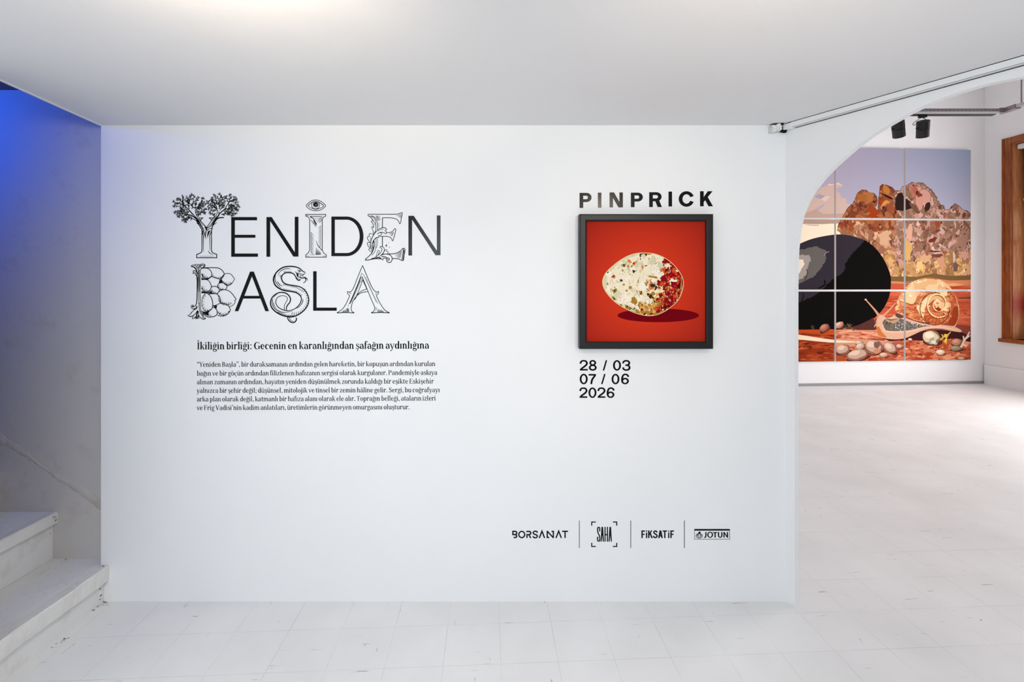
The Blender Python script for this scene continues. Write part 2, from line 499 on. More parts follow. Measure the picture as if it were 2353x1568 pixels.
# window wall with openings: the visible window and two more nearer the camera
WZ0, WZ1 = 0.77, 3.79
def sidep(t, off=0.0): return CORN + SU * t + SN * off
opens = [(0.409, 1.55), (2.1, 4.2), (5.0, 7.6)]
ts = [0.0] + [x for o in opens for x in o] + [10.6]
for k in range(0, len(ts), 2):
    bm = bmesh.new()
    prism(bm, [sidep(ts[k]), sidep(ts[k], 0.3), sidep(ts[k + 1], 0.3), sidep(ts[k + 1])][::1], 0, TOP)
    if k == 0:
        for o in opens:
            prism(bm, [sidep(o[0]), sidep(o[0], 0.3), sidep(o[1], 0.3), sidep(o[1])], 0, WZ0)
            prism(bm, [sidep(o[0]), sidep(o[0], 0.3), sidep(o[1], 0.3), sidep(o[1])], WZ1, TOP)
    bmesh.ops.recalc_face_normals(bm, faces=bm.faces)
    if k == 0: wbm = bm
    else:
        me = bpy.data.meshes.new('tmp'); bm.to_mesh(me); bm.free(); wbm.from_mesh(me); bpy.data.meshes.remove(me)
struct('wall_right', wbm, M['far_wall'])
bm = bmesh.new(); prism(bm, [sidep(0.02, -0.03), sidep(0.02), sidep(10.5), sidep(10.5, -0.03)], 0, 0.316)
bmesh.ops.recalc_face_normals(bm, faces=bm.faces)
struct('baseboard_right', bm, M['far_wall'])

# the visible window
w0, w1 = 0.409, 1.55
wp = sidep(w0)
win = empty('window_1', (wp.x, wp.y, WZ0), kind='structure')
def sbox(bm, ta_, tb_, o0, o1, z0, z1):
    a, b, c, d = sidep(ta_, o0), sidep(ta_, o1), sidep(tb_, o1), sidep(tb_, o0)
    v0 = (a.x, a.y, z0); hexa(bm, v0, (b.x - a.x, b.y - a.y, 0), (d.x - a.x, d.y - a.y, 0), (0, 0, z1 - z0))
for nm, args in (('casing', (w0 - 0.124, w0, -0.022, 0.002, WZ0, WZ1 + 0.098)), ('casing', (w1, w1 + 0.124, -0.022, 0.002, WZ0, WZ1 + 0.098)),
                 ('casing', (w0, w1, -0.022, 0.002, WZ1, WZ1 + 0.098))):
    bm = bmesh.new(); sbox(bm, *args)
    if args[1] - args[0] < 0.3: # raised outer moulding and inner bead
        sbox(bm, args[0], args[0] + 0.03, -0.032, -0.02, WZ0, args[5]); sbox(bm, args[1] - 0.018, args[1], -0.028, -0.02, WZ0, args[5] - 0.098)
    bmesh.ops.recalc_face_normals(bm, faces=bm.faces)
    struct(nm, bm, M['wood'], win)
bm = bmesh.new(); sbox(bm, w0 - 0.16, w1 + 0.16, -0.06, 0.18, WZ0 - 0.06, WZ0); bmesh.ops.recalc_face_normals(bm, faces=bm.faces)
bevel(bm, 0.015); struct('sill', bm, M['wood'], win)
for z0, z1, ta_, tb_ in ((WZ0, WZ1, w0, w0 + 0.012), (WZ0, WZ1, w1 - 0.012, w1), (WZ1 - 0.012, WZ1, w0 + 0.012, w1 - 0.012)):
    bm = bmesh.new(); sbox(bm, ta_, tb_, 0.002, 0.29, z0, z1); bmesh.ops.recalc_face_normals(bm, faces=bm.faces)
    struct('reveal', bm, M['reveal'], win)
bm = bmesh.new()
sbox(bm, w0 + 0.012, w0 + 0.08, 0.19, 0.24, WZ0, WZ1 - 0.012); sbox(bm, w1 - 0.08, w1 - 0.012, 0.19, 0.24, WZ0, WZ1 - 0.012)
sbox(bm, w0 + 0.08, w1 - 0.08, 0.19, 0.24, WZ0, WZ0 + 0.09); sbox(bm, w0 + 0.08, w1 - 0.08, 0.19, 0.24, WZ1 - 0.1, WZ1 - 0.012)
sbox(bm, w0 + 0.08, w1 - 0.08, 0.19, 0.24, 2.25, 2.32)
bmesh.ops.recalc_face_normals(bm, faces=bm.faces)
struct('sash', bm, M['sash'], win)
gm = mat('window glass', (200, 205, 205), 0.05); NT(gm).b.inputs['Transmission Weight'].default_value = 1.0
bm = bmesh.new(); sbox(bm, w0 + 0.08, w1 - 0.08, 0.212, 0.218, WZ0 + 0.09, WZ1 - 0.1); bmesh.ops.recalc_face_normals(bm, faces=bm.faces)
struct('pane', bm, gm, win)

bp = sidep(w0 + 0.04, 0.10)
bl = empty('roller_blind', (bp.x, bp.y, 2.9), 'white roller blind pulled part way down inside the wooden window', 'blind')
bm = bmesh.new()
sbox(bm, w0 + 0.022, w1 - 0.03, 0.055, 0.13, WZ1 - 0.095, WZ1 - 0.02); bmesh.ops.recalc_face_normals(bm, faces=bm.faces); bevel(bm, 0.012)
finish('cassette', bm, M['white_plastic'], bl)
bm = bmesh.new(); sbox(bm, w0 + 0.06, w1 - 0.07, 0.128, 0.131, 2.93, WZ1 - 0.06); bmesh.ops.recalc_face_normals(bm, faces=bm.faces)
finish('blind_cloth', bm, M['blind'], bl)
bm = bmesh.new(); sbox(bm, w0 + 0.055, w1 - 0.065, 0.122, 0.137, 2.90, 2.93); bmesh.ops.recalc_face_normals(bm, faces=bm.faces)
finish('bottom_bar', bm, M['white_plastic'], bl)

# ------------------------------------------------------------------ staircase
st = empty('staircase', (XL, 1.6, 0), 'worn white painted stairs rising to the left beside the lettered wall', 'stairs')
NX1, NX2 = (251 - CX) / PPM, (134 - CX) * YB / FPX
H1, H2, H3 = 0.188, 0.435, 0.66
NX3 = NX2 - 0.31
YN = 1.76                                      # near end of the flight


def edge_bar(bm, x, y0, y1, z0, z1, depth, seed, n=46, amp=0.0016):
    """step nosing with a chipped, wavering front edge"""
    rnd = random.Random(seed); rows = []
    off = [0, 0, 0, 0]
    for i in range(n + 1):
        y = y0 + (y1 - y0) * i / n
        off = [o * 0.8 + rnd.uniform(-amp, amp) for o in off]
        r_ = 0.006
        prof = [(x - depth, z0), (x - r_ + off[0] * 0.6, z0 + off[2] * 0.5), (x + off[0], z0 + r_), (x + off[1], z1 - r_ + off[3] * .5), (x - r_ + off[1] * 1.5, z1), (x - depth, z1)]
        rows.append([bm.verts.new((a, y, b)) for a, b in prof])
    for a, b in zip(rows, rows[1:]):
        for k in range(6): bm.faces.new((a[k], b[k], b[(k + 1) % 6], a[(k + 1) % 6]))
    bm.faces.new(rows[0]); bm.faces.new(rows[-1][::-1])
    bmesh.ops.recalc_face_normals(bm, faces=bm.faces)


for i, (xn, h, hb, yend, nxt) in enumerate(((NX1, H1, 0.0, DW - 0.001, NX2), (NX2, H2, H1, YB - 0.001, NX3), (NX3, H3, H2, YB - 0.001, NX3 - 0.31))):
    nose_h = 0.083 if i == 0 else 0.062
    bm = bmesh.new()
    edge_bar(bm, xn, YN, yend, h - nose_h, h, 0.05, 11 + i)
    finish('nosing', bm, M['nose'], st)
    bm = bmesh.new()
    xr = xn - 0.028
    x_in = nxt - 0.03
    if i == 0:
        prism(bm, [(x_in, YN), (xn - 0.0505, YN), (xn - 0.0505, DW - 0.001), (XL - 0.0005, DW - 0.001), (XL - 0.0005, YB - 0.001), (x_in, YB - 0.001)], h - 0.045, h - 0.001)
    else:
        box(bm, x_in, xn - 0.0505, YN, YB - 0.001, h - 0.045, h - 0.001)
    finish('tread', bm, M['step'], st)
    bm = bmesh.new()
    box(bm, xr - 0.022, xr, YN, yend, hb, h - nose_h)
    finish('riser', bm, M['step'], st)
# loose plaster crumbs and broken filler in the corners
rnd = random.Random(9)
def crumbs(name, cx, cy, cz, n, spread, size):
    bm = bmesh.new()
    for _ in range(n):
        s_ = size * rnd.uniform(0.4, 1.2)
        p = Vector((cx + rnd.gauss(0, spread), cy - abs(rnd.gauss(0, spread * 0.6)), cz))
        r_ = bmesh.ops.create_icosphere(bm, subdivisions=1, radius=s_)
        for v in r_['verts']:
            v.co = Vector((v.co.x * rnd.uniform(0.7, 1.4), v.co.y * rnd.uniform(.7, 1.4), max(v.co.z * 0.5, -s_ * 0.2) + s_ * 0.2)) + p
    return finish(name, bm, M['chipped'], st)
crumbs('broken_filler', NX2 - 0.03, YB - 0.02, H1, 26, 0.02, 0.007)
crumbs('broken_filler', NX1 - 0.02, DW - 0.016, 0.0, 22, 0.018, 0.006)
M['chip'] = mat('dark chipped spot', (62, 54, 46), 0.9, 0.1)
def chips(pts):
    """dark flakes where the paint has come off: (centre, size, axes of the surface)"""
    bm = bmesh.new()
    for c, r_, ax, ay in pts:
        c, ax, ay = Vector(c), Vector(ax), Vector(ay); nn_ = rnd.choice((6, 7, 8))
        v = [bm.verts.new(c + ax * r_ * rnd.uniform(.5, 1.5) * math.cos(2 * math.pi * k / nn_) + ay * r_ * rnd.uniform(.4, 1.0) * math.sin(2 * math.pi * k / nn_)) for k in range(nn_)]
        bm.faces.new(v)
    return finish('paint_chip', bm, M['chip'], st)
EX, EY, EZ = (1, 0, 0), (0, 1, 0), (0, 0, 1)
L_ = []
for k in range(7): L_.append(((NX1 - 0.0265, DW - 0.012 - rnd.uniform(0, .012), rnd.uniform(.004, .10)), rnd.uniform(.001, .005), EY, EZ))
for k in range(16): L_.append(((NX1 - 0.026 + abs(rnd.gauss(0, .012)), DW - 0.004 - abs(rnd.gauss(0, .03)), .0006), rnd.uniform(.002, .006), EX, EY))
for k in range(14): L_.append(((NX1 + .004 + rnd.uniform(-.004, .02), DW - .30 - rnd.gauss(0, .035), .0006), rnd.uniform(.0015, .004), EX, EY))
for k in range(5): L_.append(((NX1 - .02 + rnd.uniform(-.02, .01), DW - .006 - rnd.uniform(0, .01), H1 + .0006), rnd.uniform(.002, .004), EX, EY))
for k in range(5): L_.append(((NX2 - 0.0265, YB - .006 - rnd.uniform(0, .016), H1 + rnd.uniform(.03, .17)), rnd.uniform(.001, .004), EY, EZ))
for k in range(5): L_.append(((NX2 + .0045, YB - .012 - rnd.uniform(0, .02), H2 - .012 - rnd.uniform(0, .04)), rnd.uniform(.002, .0035), EY, EZ))
for k in range(22): L_.append(((NX2 + .0045, YB - .42 + rnd.gauss(0, .05), H2 - rnd.uniform(.006, .045)), rnd.uniform(.002, .006), EY, EZ))
for k in range(26): L_.append(((rnd.uniform(NX2 + .03, NX1 - .05), rnd.uniform(1.9, YB - .02), H1 + .0006), rnd.uniform(.0008, .0022), EX, EY))
for k in range(16): L_.append(((rnd.uniform(NX2 + .03, NX2 + .16), YB - .006 - abs(rnd.gauss(0, .02)), H1 + .0006), rnd.uniform(.001, .003), EX, EY))
chips(L_)['kind'] = 'stuff'

# ------------------------------------------------------------------ wall lettering: title
K1 = 2353 / 340.0; K3 = 2281 / 240.0; K4 = 2353 / 320.0
C1 = (380, 430, K1); C2 = (690, 430, K1); C3 = (420, 590, K3); C4 = (600, 590, K4)
TREE = (390, 440, 2353 / 170.0); EF = (830, 480, 1327 / 110.0); BF = (430, 600, 11.2); SN_ = (615, 605, 11.2)
p = wall_pt(700, 603)
title = empty('title_word', p, 'upper title word in black, opening with a letter drawn as a leafy tree', 'lettering', 'two words of the wall title')

# tree letter
I = Ink(*C1); I.k = 1.14
I.stroke([(585, 660), (583, 800), (583, 1000), (565, 1045), (500, 1072)], 1.7, 5)
I.stroke([(735, 690), (735, 850), (735, 1000), (755, 1045), (818, 1072)], 1.7, 5)
I.stroke([(500, 1066), (500, 1125), (818, 1125), (818, 1066)], 1.7, 0)
I.stroke([(608, 775), (608, 1028)], [1.6, 0.6], 0); I.stroke([(708, 745), (708, 920), (712, 1010)], [1.6, 1.0, .5])
I.stroke([(683, 1005), (705, 1050), (765, 1082)], [0.4, 1.4, 0.4]); I.stroke([(552, 1101), (768, 1101)], [.5, 1.2, .5], 0)
for q in (((583, 690), (605, 770), (622, 800)), ((600, 690), (632, 770), (640, 810)), ((650, 700), (640, 760), (648, 840)), ((688, 700), (672, 770), (676, 815)),
          ((712, 690), (690, 740), (668, 800)), ((736, 700), (722, 740), (700, 775)), ((590, 720), (600, 760), (612, 790))):
    I.stroke(q, [2.4, 1.5, 0.3])
Y = ink_object('letter', I, title, label='stone shaft of a letter whose top grows into a tree')
I = Ink(*TREE); I.k = 1.14
# trunk contours
for q, w in ((((1040, 1246), (985, 1150), (905, 1020), (850, 935), (770, 885), (690, 860)), [1.3, 1.8, 2.2, 1.8, 1.2, .6]),
             (((1170, 1150), (1080, 1050), (985, 945), (900, 840), (845, 740), (815, 640), (825, 560)), [2.0, 1.5, 1.5, 1.2, 1.2, 1.2, .8]),
             (((1105, 1246), (1010, 1110), (930, 980), (830, 860), (700, 770), (590, 745), (430, 720)), [1.2, 2.4, 2.8, 2.6, 2.2, 1.6, .8]),
             (((1060, 1100), (980, 985), (860, 850), (740, 730), (620, 600), (480, 470), (400, 415), (250, 355)), [0.8, 1.0, 1.2, 1.8, 2.0, 1.6, 1.4, .9]),
             (((960, 960), (880, 880), (800, 790), (690, 690), (640, 600)), [.5, 1.2, 1.2, 1.6, 1.0]),
             (((1165, 1165), (1215, 1090), (1300, 975), (1390, 850), (1480, 760), (1520, 640), (1500, 540), (1450, 420), (1330, 330)), [1.8, 1.4, 1.4, 1.6, 1.4, 1.4, 1.8, 1.4, .8]),
             (((1345, 1180), (1370, 1090), (1420, 990), (1500, 880), (1590, 840), (1730, 835)), [1.6, 2.4, 2.6, 3.0, 2.6, 2.0]),
             (((1190, 1180), (1260, 1110), (1340, 1010), (1420, 880), (1530, 780), (1640, 660), (1760, 560), (1850, 400), (1960, 290)), [2.2, 1.2, 1.0, 1.0, 1.2, 2.2, 2.2, 1.2, .8]),
             (((1250, 1160), (1330, 1080), (1400, 960), (1480, 850), (1560, 760), (1570, 640)), [.6, 1.4, 1.6, 2.2, 2.6, 1.4]),
             (((1370, 1090), (1440, 1030), (1515, 990)), [1.8, 1.4, .5]), (((980, 1130), (900, 1030), (850, 1010)), [1.0, 1.8, .6]),
             (((1170, 1246), (1160, 1180), (1100, 1130)), [3.4, 3.0, .8]), (((1330, 1246), (1345, 1180), (1260, 1190), (1200, 1246)), [1.8, 2.0, 1.2, 1.6])):
    I.stroke(q, w)
# serif corners showing behind the boughs
I.rect(930, 832, 1070, 852).stroke([(1060, 845), (1000, 890), (985, 935)], [1.4, 1.8, 1.4]).stroke([(945, 850), (975, 900)], 0.9, 0)
I.rect(1248, 832, 1430, 852).stroke([(1258, 845), (1320, 890), (1335, 935)], [1.4, 1.8, 1.4]).stroke([(1400, 850), (1350, 910)], 0.9, 0)
boughs = [
    [(620, 600), (480, 470), (380, 410), (240, 360), (140, 340)], [(480, 470), (410, 360), (330, 290), (260, 240)], [(410, 360), (410, 260), (405, 170)],
    [(620, 560), (590, 430), (580, 300), (550, 190)], [(590, 380), (660, 240), (690, 110)], [(820, 540), (710, 470), (620, 350), (520, 290)],
    [(710, 470), (750, 330), (770, 170)], [(820, 540), (820, 380), (870, 270), (910, 220)], [(820, 540), (950, 440), (1000, 320), (1045, 230)],
    [(880, 520), (990, 420), (1080, 350)], [(860, 560), (990, 480), (1110, 440)], [(840, 570), (950, 540), (1030, 530)], [(830, 590), (900, 610)],
    [(560, 590), (430, 590), (320, 640), (170, 660)], [(430, 580), (330, 500), (220, 460), (140, 465)], [(330, 640), (380, 540), (430, 490)],
    [(590, 745), (430, 720), (340, 760), (280, 800)], [(430, 715), (330, 690), (260, 715)], [(560, 735), (560, 680), (470, 630)], [(430, 720), (400, 660), (370, 650)],
    [(770, 885), (640, 850), (520, 850), (420, 830)], [(640, 850), (540, 900), (530, 960)], [(700, 870), (660, 940)], [(540, 855), (460, 900), (430, 920)], [(620, 850), (590, 790), (500, 770)],
    [(910, 810), (930, 740), (1020, 680), (1110, 670)], [(1020, 680), (1080, 620), (1150, 580)], [(915, 790), (920, 700), (890, 660)], [(1020, 660), (1000, 600)],
    [(1500, 540), (1380, 470), (1280, 420), (1170, 390)], [(1500, 480), (1400, 380), (1300, 290), (1220, 330)], [(1450, 420), (1380, 300), (1340, 220)], [(1500, 420), (1470, 270), (1410, 130)],
    [(1500, 560), (1400, 510), (1290, 510), (1230, 530)], [(1480, 580), (1400, 590), (1340, 600)], [(1490, 590), (1440, 630)], [(1530, 420), (1570, 330), (1530, 190)],
    [(1570, 560), (1630, 420), (1640, 300), (1600, 90)], [(1640, 300), (1690, 220), (1650, 170)], [(1630, 430), (1720, 350), (1740, 190)], [(1560, 500), (1600, 420), (1550, 380)],
    [(1850, 400), (1900, 330), (1920, 200), (1920, 120)], [(1840, 330), (1830, 240), (1790, 180)], [(1900, 330), (1990, 280), (2070, 200)], [(1960, 290), (2040, 290), (2100, 240)],
    [(1760, 560), (1880, 540), (1960, 460), (2040, 380), (2140, 350)], [(1960, 460), (2060, 430), (2140, 420)], [(1980, 450), (2080, 490), (2200, 500)], [(1880, 540), (1880, 460), (1930, 410)],
    [(1640, 740), (1740, 720), (1880, 700), (1960, 620), (2060, 590), (2150, 575)], [(1880, 700), (1980, 680), (2100, 690)], [(1900, 710), (1960, 750), (2000, 740)], [(1860, 720), (1870, 770)],
    [(1900, 720), (1910, 770)], [(1740, 720), (1790, 650), (1830, 600)], [(1830, 700), (1890, 640), (1900, 590)], [(1690, 750), (1700, 690)], [(1960, 620), (1960, 540), (2010, 480)], [(1980, 600), (2050, 540), (2110, 560)],
    [(1420, 810), (1400, 740), (1340, 700), (1290, 690)], [(1410, 780), (1440, 710)], [(1370, 730), (1380, 670)], [(1640, 560), (1680, 480), (1720, 450)], [(1600, 600), (1640, 530)]]
rnd = random.Random(21)
def leaf(ink, x, y, ang, L=58, Wd=26):
    c, s_ = math.cos(ang), math.sin(ang)
    f = lambda u, v: (x + c * u - s_ * v, y + s_ * u + c * v)
    ink.stroke([f(0, 0), f(L * .35, Wd * .55), f(L * .65, Wd * .42), f(L, 0), f(L * .6, -Wd * .5), f(L * .3, -Wd * .48)], 0.85, 3, True)
    ink.stroke([f(0, 0), f(L * .6, 0)], [.8, .3], 0)
taken = []
for b in boughs:
    I.stroke(b, [1.9, 1.2, 0.7])
    k = smooth_pts(b, 7)
    for i in range(3, len(k)):
        d = math.atan2(k[i][1] - k[i - 1][1], k[i][0] - k[i - 1][0])
        last = i == len(k) - 1
        if last or i % 2 == 0:
            for sd in ((0,) if last else (rnd.choice((-1, 1)),)):
                a = d + sd * rnd.uniform(0.7, 1.15)
                st_ = rnd.uniform(8, 26) if not last else 0
                q = (k[i][0] + math.cos(a) * st_, k[i][1] + math.sin(a) * st_)
                e = (q[0] + math.cos(a) * 40, q[1] + math.sin(a) * 40)
                if any((e[0] - tx) ** 2 + (e[1] - ty) ** 2 < 31 ** 2 for tx, ty in taken): continue
                taken.append(e)
                if st_: I.stroke([k[i], q], [.8, .6], 0)
                leaf(I, q[0], q[1], a, rnd.uniform(46, 62), rnd.uniform(26, 36))
o = ink_object('tree_crown', I, Y, label='two leafy boughs spreading from the letter shaft')

I = Ink(*C1); I.k = 1.14
I.rect(1048, 478, 1106, 1110).rect(1100, 478, 1458, 530).rect(1100, 760, 1433, 808).rect(1100, 1058, 1473, 1110)
ink_object('letter', I, title)
I = Ink(*C1); I.k = 1.14
I.rect(1608, 478, 1668, 1110).quad((1626, 478), (1692, 478), (2104, 1107), (2036, 1107)).rect(2058, 474, 2117, 1107)
ink_object('letter', I, title)

# column letter with an eye for its dot
I = Ink(*C2); I.k = 1.14
I.stroke([(88, 436), (405, 436), (405, 462), (362, 486), (350, 515), (350, 1000), (372, 1050), (414, 1080), (414, 1116), (86, 1116), (86, 1080), (128, 1050), (150, 1000), (150, 515), (130, 480), (88, 462)], 1.35, 0, True)
I.stroke([(97, 453), (135, 455)], .9, 0).stroke([(150, 466), (350, 466)], 1.0, 0).stroke([(160, 476), (205, 500), (240, 560), (254, 640)], [2.6, 1.4, .9, .3]).stroke([(350, 486), (305, 510), (282, 560)], [1.0, 1.0, .5])
I.shade((185, 482), (330, 482), -4, 0, 2, 0.3).shade((178, 520), (238, 600), 4, 45, 8, 0.9)
for k in range(5): I.stroke([(190 + k * 12, 478 + k * 16), (345 - k * 17, 478 + k * 16)], [.3, .9, .3], 0)
for k in range(8): I.stroke([(215 + k * 6, 512 + k * 9), (218 + k * 6, 575 + k * 6)], [1.0, .2], 0)
for k in range(5): I.stroke([(335 - k * 9, 505 + k * 12), (338 - k * 9, 555 + k * 4)], [.9, .2], 0)
for k in range(13): I.stroke([(332, 615 + k * 27), (282 + (k % 3) * 4, 655 + k * 26)], [1.2, .25], 0)
for k in range(13): I.stroke([(165, 720 + k * 26), (222 - (k % 3) * 5, 775 + k * 26)], [1.2, .25], 0)
I.stroke([(258, 850), (270, 910), (310, 965), (345, 1010)], [.4, 1.2, 1.4, 1.2])
for k in range(7): I.stroke([(250 + k * 12, 960 + k * 12), (250 + k * 12, 1068)], [.4, 1.2], 0)
I.stroke([(250, 1070), (330, 1070)], [1.2, .4], 0).stroke([(145, 1076), (345, 1080)], [.6, 1.0, .3], 0).stroke([(100, 1100), (140, 1099)], .8, 0).stroke([(360, 1100), (405, 1099)], .8, 0)
o = ink_object('letter', I, title, label='letter drawn as a carved column with an eye above it')
I = Ink(*C2); I.k = 1.14
eye = [(95, 297), (130, 255), (180, 220), (246, 206), (312, 220), (365, 255), (403, 297), (365, 340), (312, 368), (246, 378), (180, 366), (130, 338)]
I.stroke(eye, 1.25, 4, True)
I.stroke([(122, 297), (165, 258), (210, 240), (246, 236), (290, 242), (335, 266), (378, 297)], 1.35)
I.stroke([(378, 297), (345, 325), (300, 342), (246, 348), (190, 340), (150, 320), (122, 297)], 1.1)
I.stroke([(190, 250), (180, 280), (188, 318), (215, 342), (246, 346), (278, 340), (300, 318), (307, 280), (297, 250)], 1.2)
I.ring(205, 290, 244, 314, 25, 12, 16, 14, 0, 360)
I.ring(222, 275, 258, 305, 20, 18, 22, 12, 0, 360)
for k in range(16):
    a = k * math.pi / 8; I.stroke([(246 + 36 * math.cos(a), 282 + 34 * math.sin(a)), (246 + 50 * math.cos(a), 284 + 50 * math.sin(a))], [1.2, .2], 0)
for k in range(11): I.stroke([(196 + k * 10, 240), (196 + k * 10, 213 + abs(k - 5) * 3)], [.8, .2], 0)
for k in range(7): I.stroke([(216 + k * 10, 350), (216 + k * 10, 372 - abs(k - 3) * 2)], [.7, .2], 0)
I.disc(148, 292, 4).disc(345, 292, 4)
ink_object('eye_dot', I, o, label='drawn eye standing for the dot of the letter')

I = Ink(*C2); I.k = 1.14
I.rect(495, 470, 550, 1100).rect(545, 470, 740, 520).rect(545, 1050, 740, 1100)
I.ring(470, 1005, 470, 1100, 60, 60, 50, 50, -90, 90, 32)
ink_object('letter', I, title)

# leafy E
I = Ink(*EF); I.k = 1.14
for q, w, c in ((((185, 180), (195, 158), (250, 150), (600, 152), (940, 150), (1050, 135), (1110, 108), (1138, 112), (1135, 150), (1110, 290), (1088, 400), (1062, 410), (1045, 360), (980, 290), (880, 258), (760, 250), (590, 250)), 1.3, 3),
                (((590, 250), (588, 400), (588, 520)), 1.5, 0), (((188, 182), (215, 205), (275, 245), (310, 295), (340, 335)), 1.4, 4),
                (((240, 195), (330, 235), (390, 320), (405, 450), (400, 600), (345, 715), (300, 800)), 1.1, 5), (((285, 190), (380, 240), (430, 330), (455, 450), (452, 580)), 1.2, 5),
                (((345, 340), (300, 335), (282, 355), (320, 410), (340, 470), (350, 525)), 1.2, 4), (((335, 345), (380, 400), (370, 450)), .9, 4), (((350, 525), (305, 500), (292, 520), (325, 590), (330, 670), (325, 720)), 1.2, 4),
                (((700, 560), (660, 530), (600, 524), (520, 555), (440, 610), (370, 690), (305, 800), (268, 910), (265, 1020), (285, 1110), (310, 1190)), 1.4, 5),
                (((700, 560), (705, 580), (660, 605), (690, 630), (698, 665), (685, 695), (640, 670), (570, 650), (500, 665), (440, 700)), 1.2, 4),
                (((470, 625), (540, 580), (620, 570)), .8, 4), (((500, 665), (560, 670), (572, 695), (540, 730), (480, 745), (490, 770), (480, 795)), 1.1, 4), (((485, 795), (430, 800), (370, 845), (320, 930), (308, 1020), (325, 1110), (325, 1160)), 1.5, 5),
                (((345, 870), (340, 960), (355, 900), (352, 1000), (330, 1100)), .8, 4),
                (((705, 660), (800, 655), (870, 625), (920, 565), (940, 552), (958, 565), (948, 640), (910, 790), (880, 882), (860, 882), (840, 830), (780, 780), (690, 765), (500, 768)), 1.3, 3),
                (((588, 768), (588, 900), (588, 1050)), 1.5, 0), (((410, 815), (410, 950), (405, 1080), (375, 1190), (290, 1290)), 1.0, 5), (((452, 800), (450, 960), (430, 1090)), .7, 5), (((355, 870), (360, 1000), (345, 1110), (290, 1230), (200, 1330), (118, 1400)), 1.5, 5),
                (((118, 1400), (120, 1422), (200, 1420), (300, 1400), (400, 1385), (560, 1390)), 1.6, 3), (((275, 1390), (380, 1350), (480, 1280), (550, 1200), (575, 1120), (545, 1080), (520, 1060), (560, 1042), (610, 1065), (642, 1110), (635, 1180), (580, 1260), (520, 1310)), 1.2, 4),
                (((300, 710), (250, 682), (222, 710), (218, 770), (180, 770), (172, 810), (190, 860), (250, 930)), 1.2, 3), (((255, 940), (195, 935), (170, 955), (190, 1030), (260, 1110)), 1.2, 3), (((245, 1110), (208, 1120), (240, 1170), (310, 1215)), 1.2, 3), (((245, 760), (262, 820), (262, 880)), .7, 3), (((215, 980), (245, 1030), (262, 1080)), .7, 3),
                (((410, 1330), (440, 1240), (455, 1180), (480, 1150), (510, 1180), (490, 1230), (470, 1280)), 1.0, 3), (((600, 1270), (640, 1180), (690, 1130), (712, 1150), (705, 1180), (745, 1195), (752, 1220), (720, 1250)), 1.1, 3),
                (((530, 1300), (640, 1260), (760, 1265), (840, 1320), (858, 1400), (830, 1470), (780, 1490), (720, 1470), (705, 1420), (730, 1370), (775, 1375), (780, 1410), (750, 1430), (735, 1410)), 1.5, 5), (((560, 1330), (650, 1330), (720, 1360)), 1.6, 4),
                (((500, 1330), (560, 1390), (605, 1420), (612, 1370), (720, 1385)), 1.3, 3), (((760, 1250), (880, 1250), (990, 1225), (1090, 1165), (1165, 1095), (1215, 1130), (1190, 1290), (1165, 1440), (1060, 1400), (960, 1380), (865, 1382)), 1.5, 3),
                (((1165, 1095), (1165, 1180), (1145, 1320), (1132, 1425)), 1.6, 3), (((1190, 1140), (1180, 1280), (1160, 1420)), 1.4, 3)):
    I.stroke(q, w, c)
for k in range(5): I.stroke([(1112, 150 + k * 26), (960 + k * 25, 190 + k * 14)], [.9, .2], 0)
for k in range(5): I.stroke([(905 - k * 9, 650 + k * 26), (770 + k * 12, 695 + k * 16)], [1.0, .2], 0)
for k in range(6): I.stroke([(1130 - k * 7, 1180 + k * 34), (930 + k * 14, 1290 + k * 14)], [1.2, .2], 0)
for k in range(8): I.stroke([(400 + k * 7, 200 + k * 17), (540, 200 + k * 17)], [.8, .15], 0)
for k in range(3): I.stroke([(480 + k * 18, 380), (480 + k * 18, 520)], [.2, .5, .2], 0)
I.stroke([(300, 1390), (380, 1380), (470, 1350), (560, 1385)], [.5, 2.0, 2.2, .6])
I.stroke([(655, 1018), (695, 1018), (735, 1018)], [.3, 1.6, .3], 0).stroke([(695, 970), (695, 1018), (695, 1068)], [.3, 1.6, .3], 0).disc(755, 950, 7).disc(782, 1070, 11)
ink_object('letter', I, title, label='letter wrapped in acanthus leaves with a small star')
I = Ink(*C2); I.k = 1.14
I.rect(1720, 458, 1778, 1090).quad((1738, 458), (1805, 458), (2220, 1085), (2150, 1085)).rect(2172, 452, 2230, 1085)
ink_object('letter', I, title)

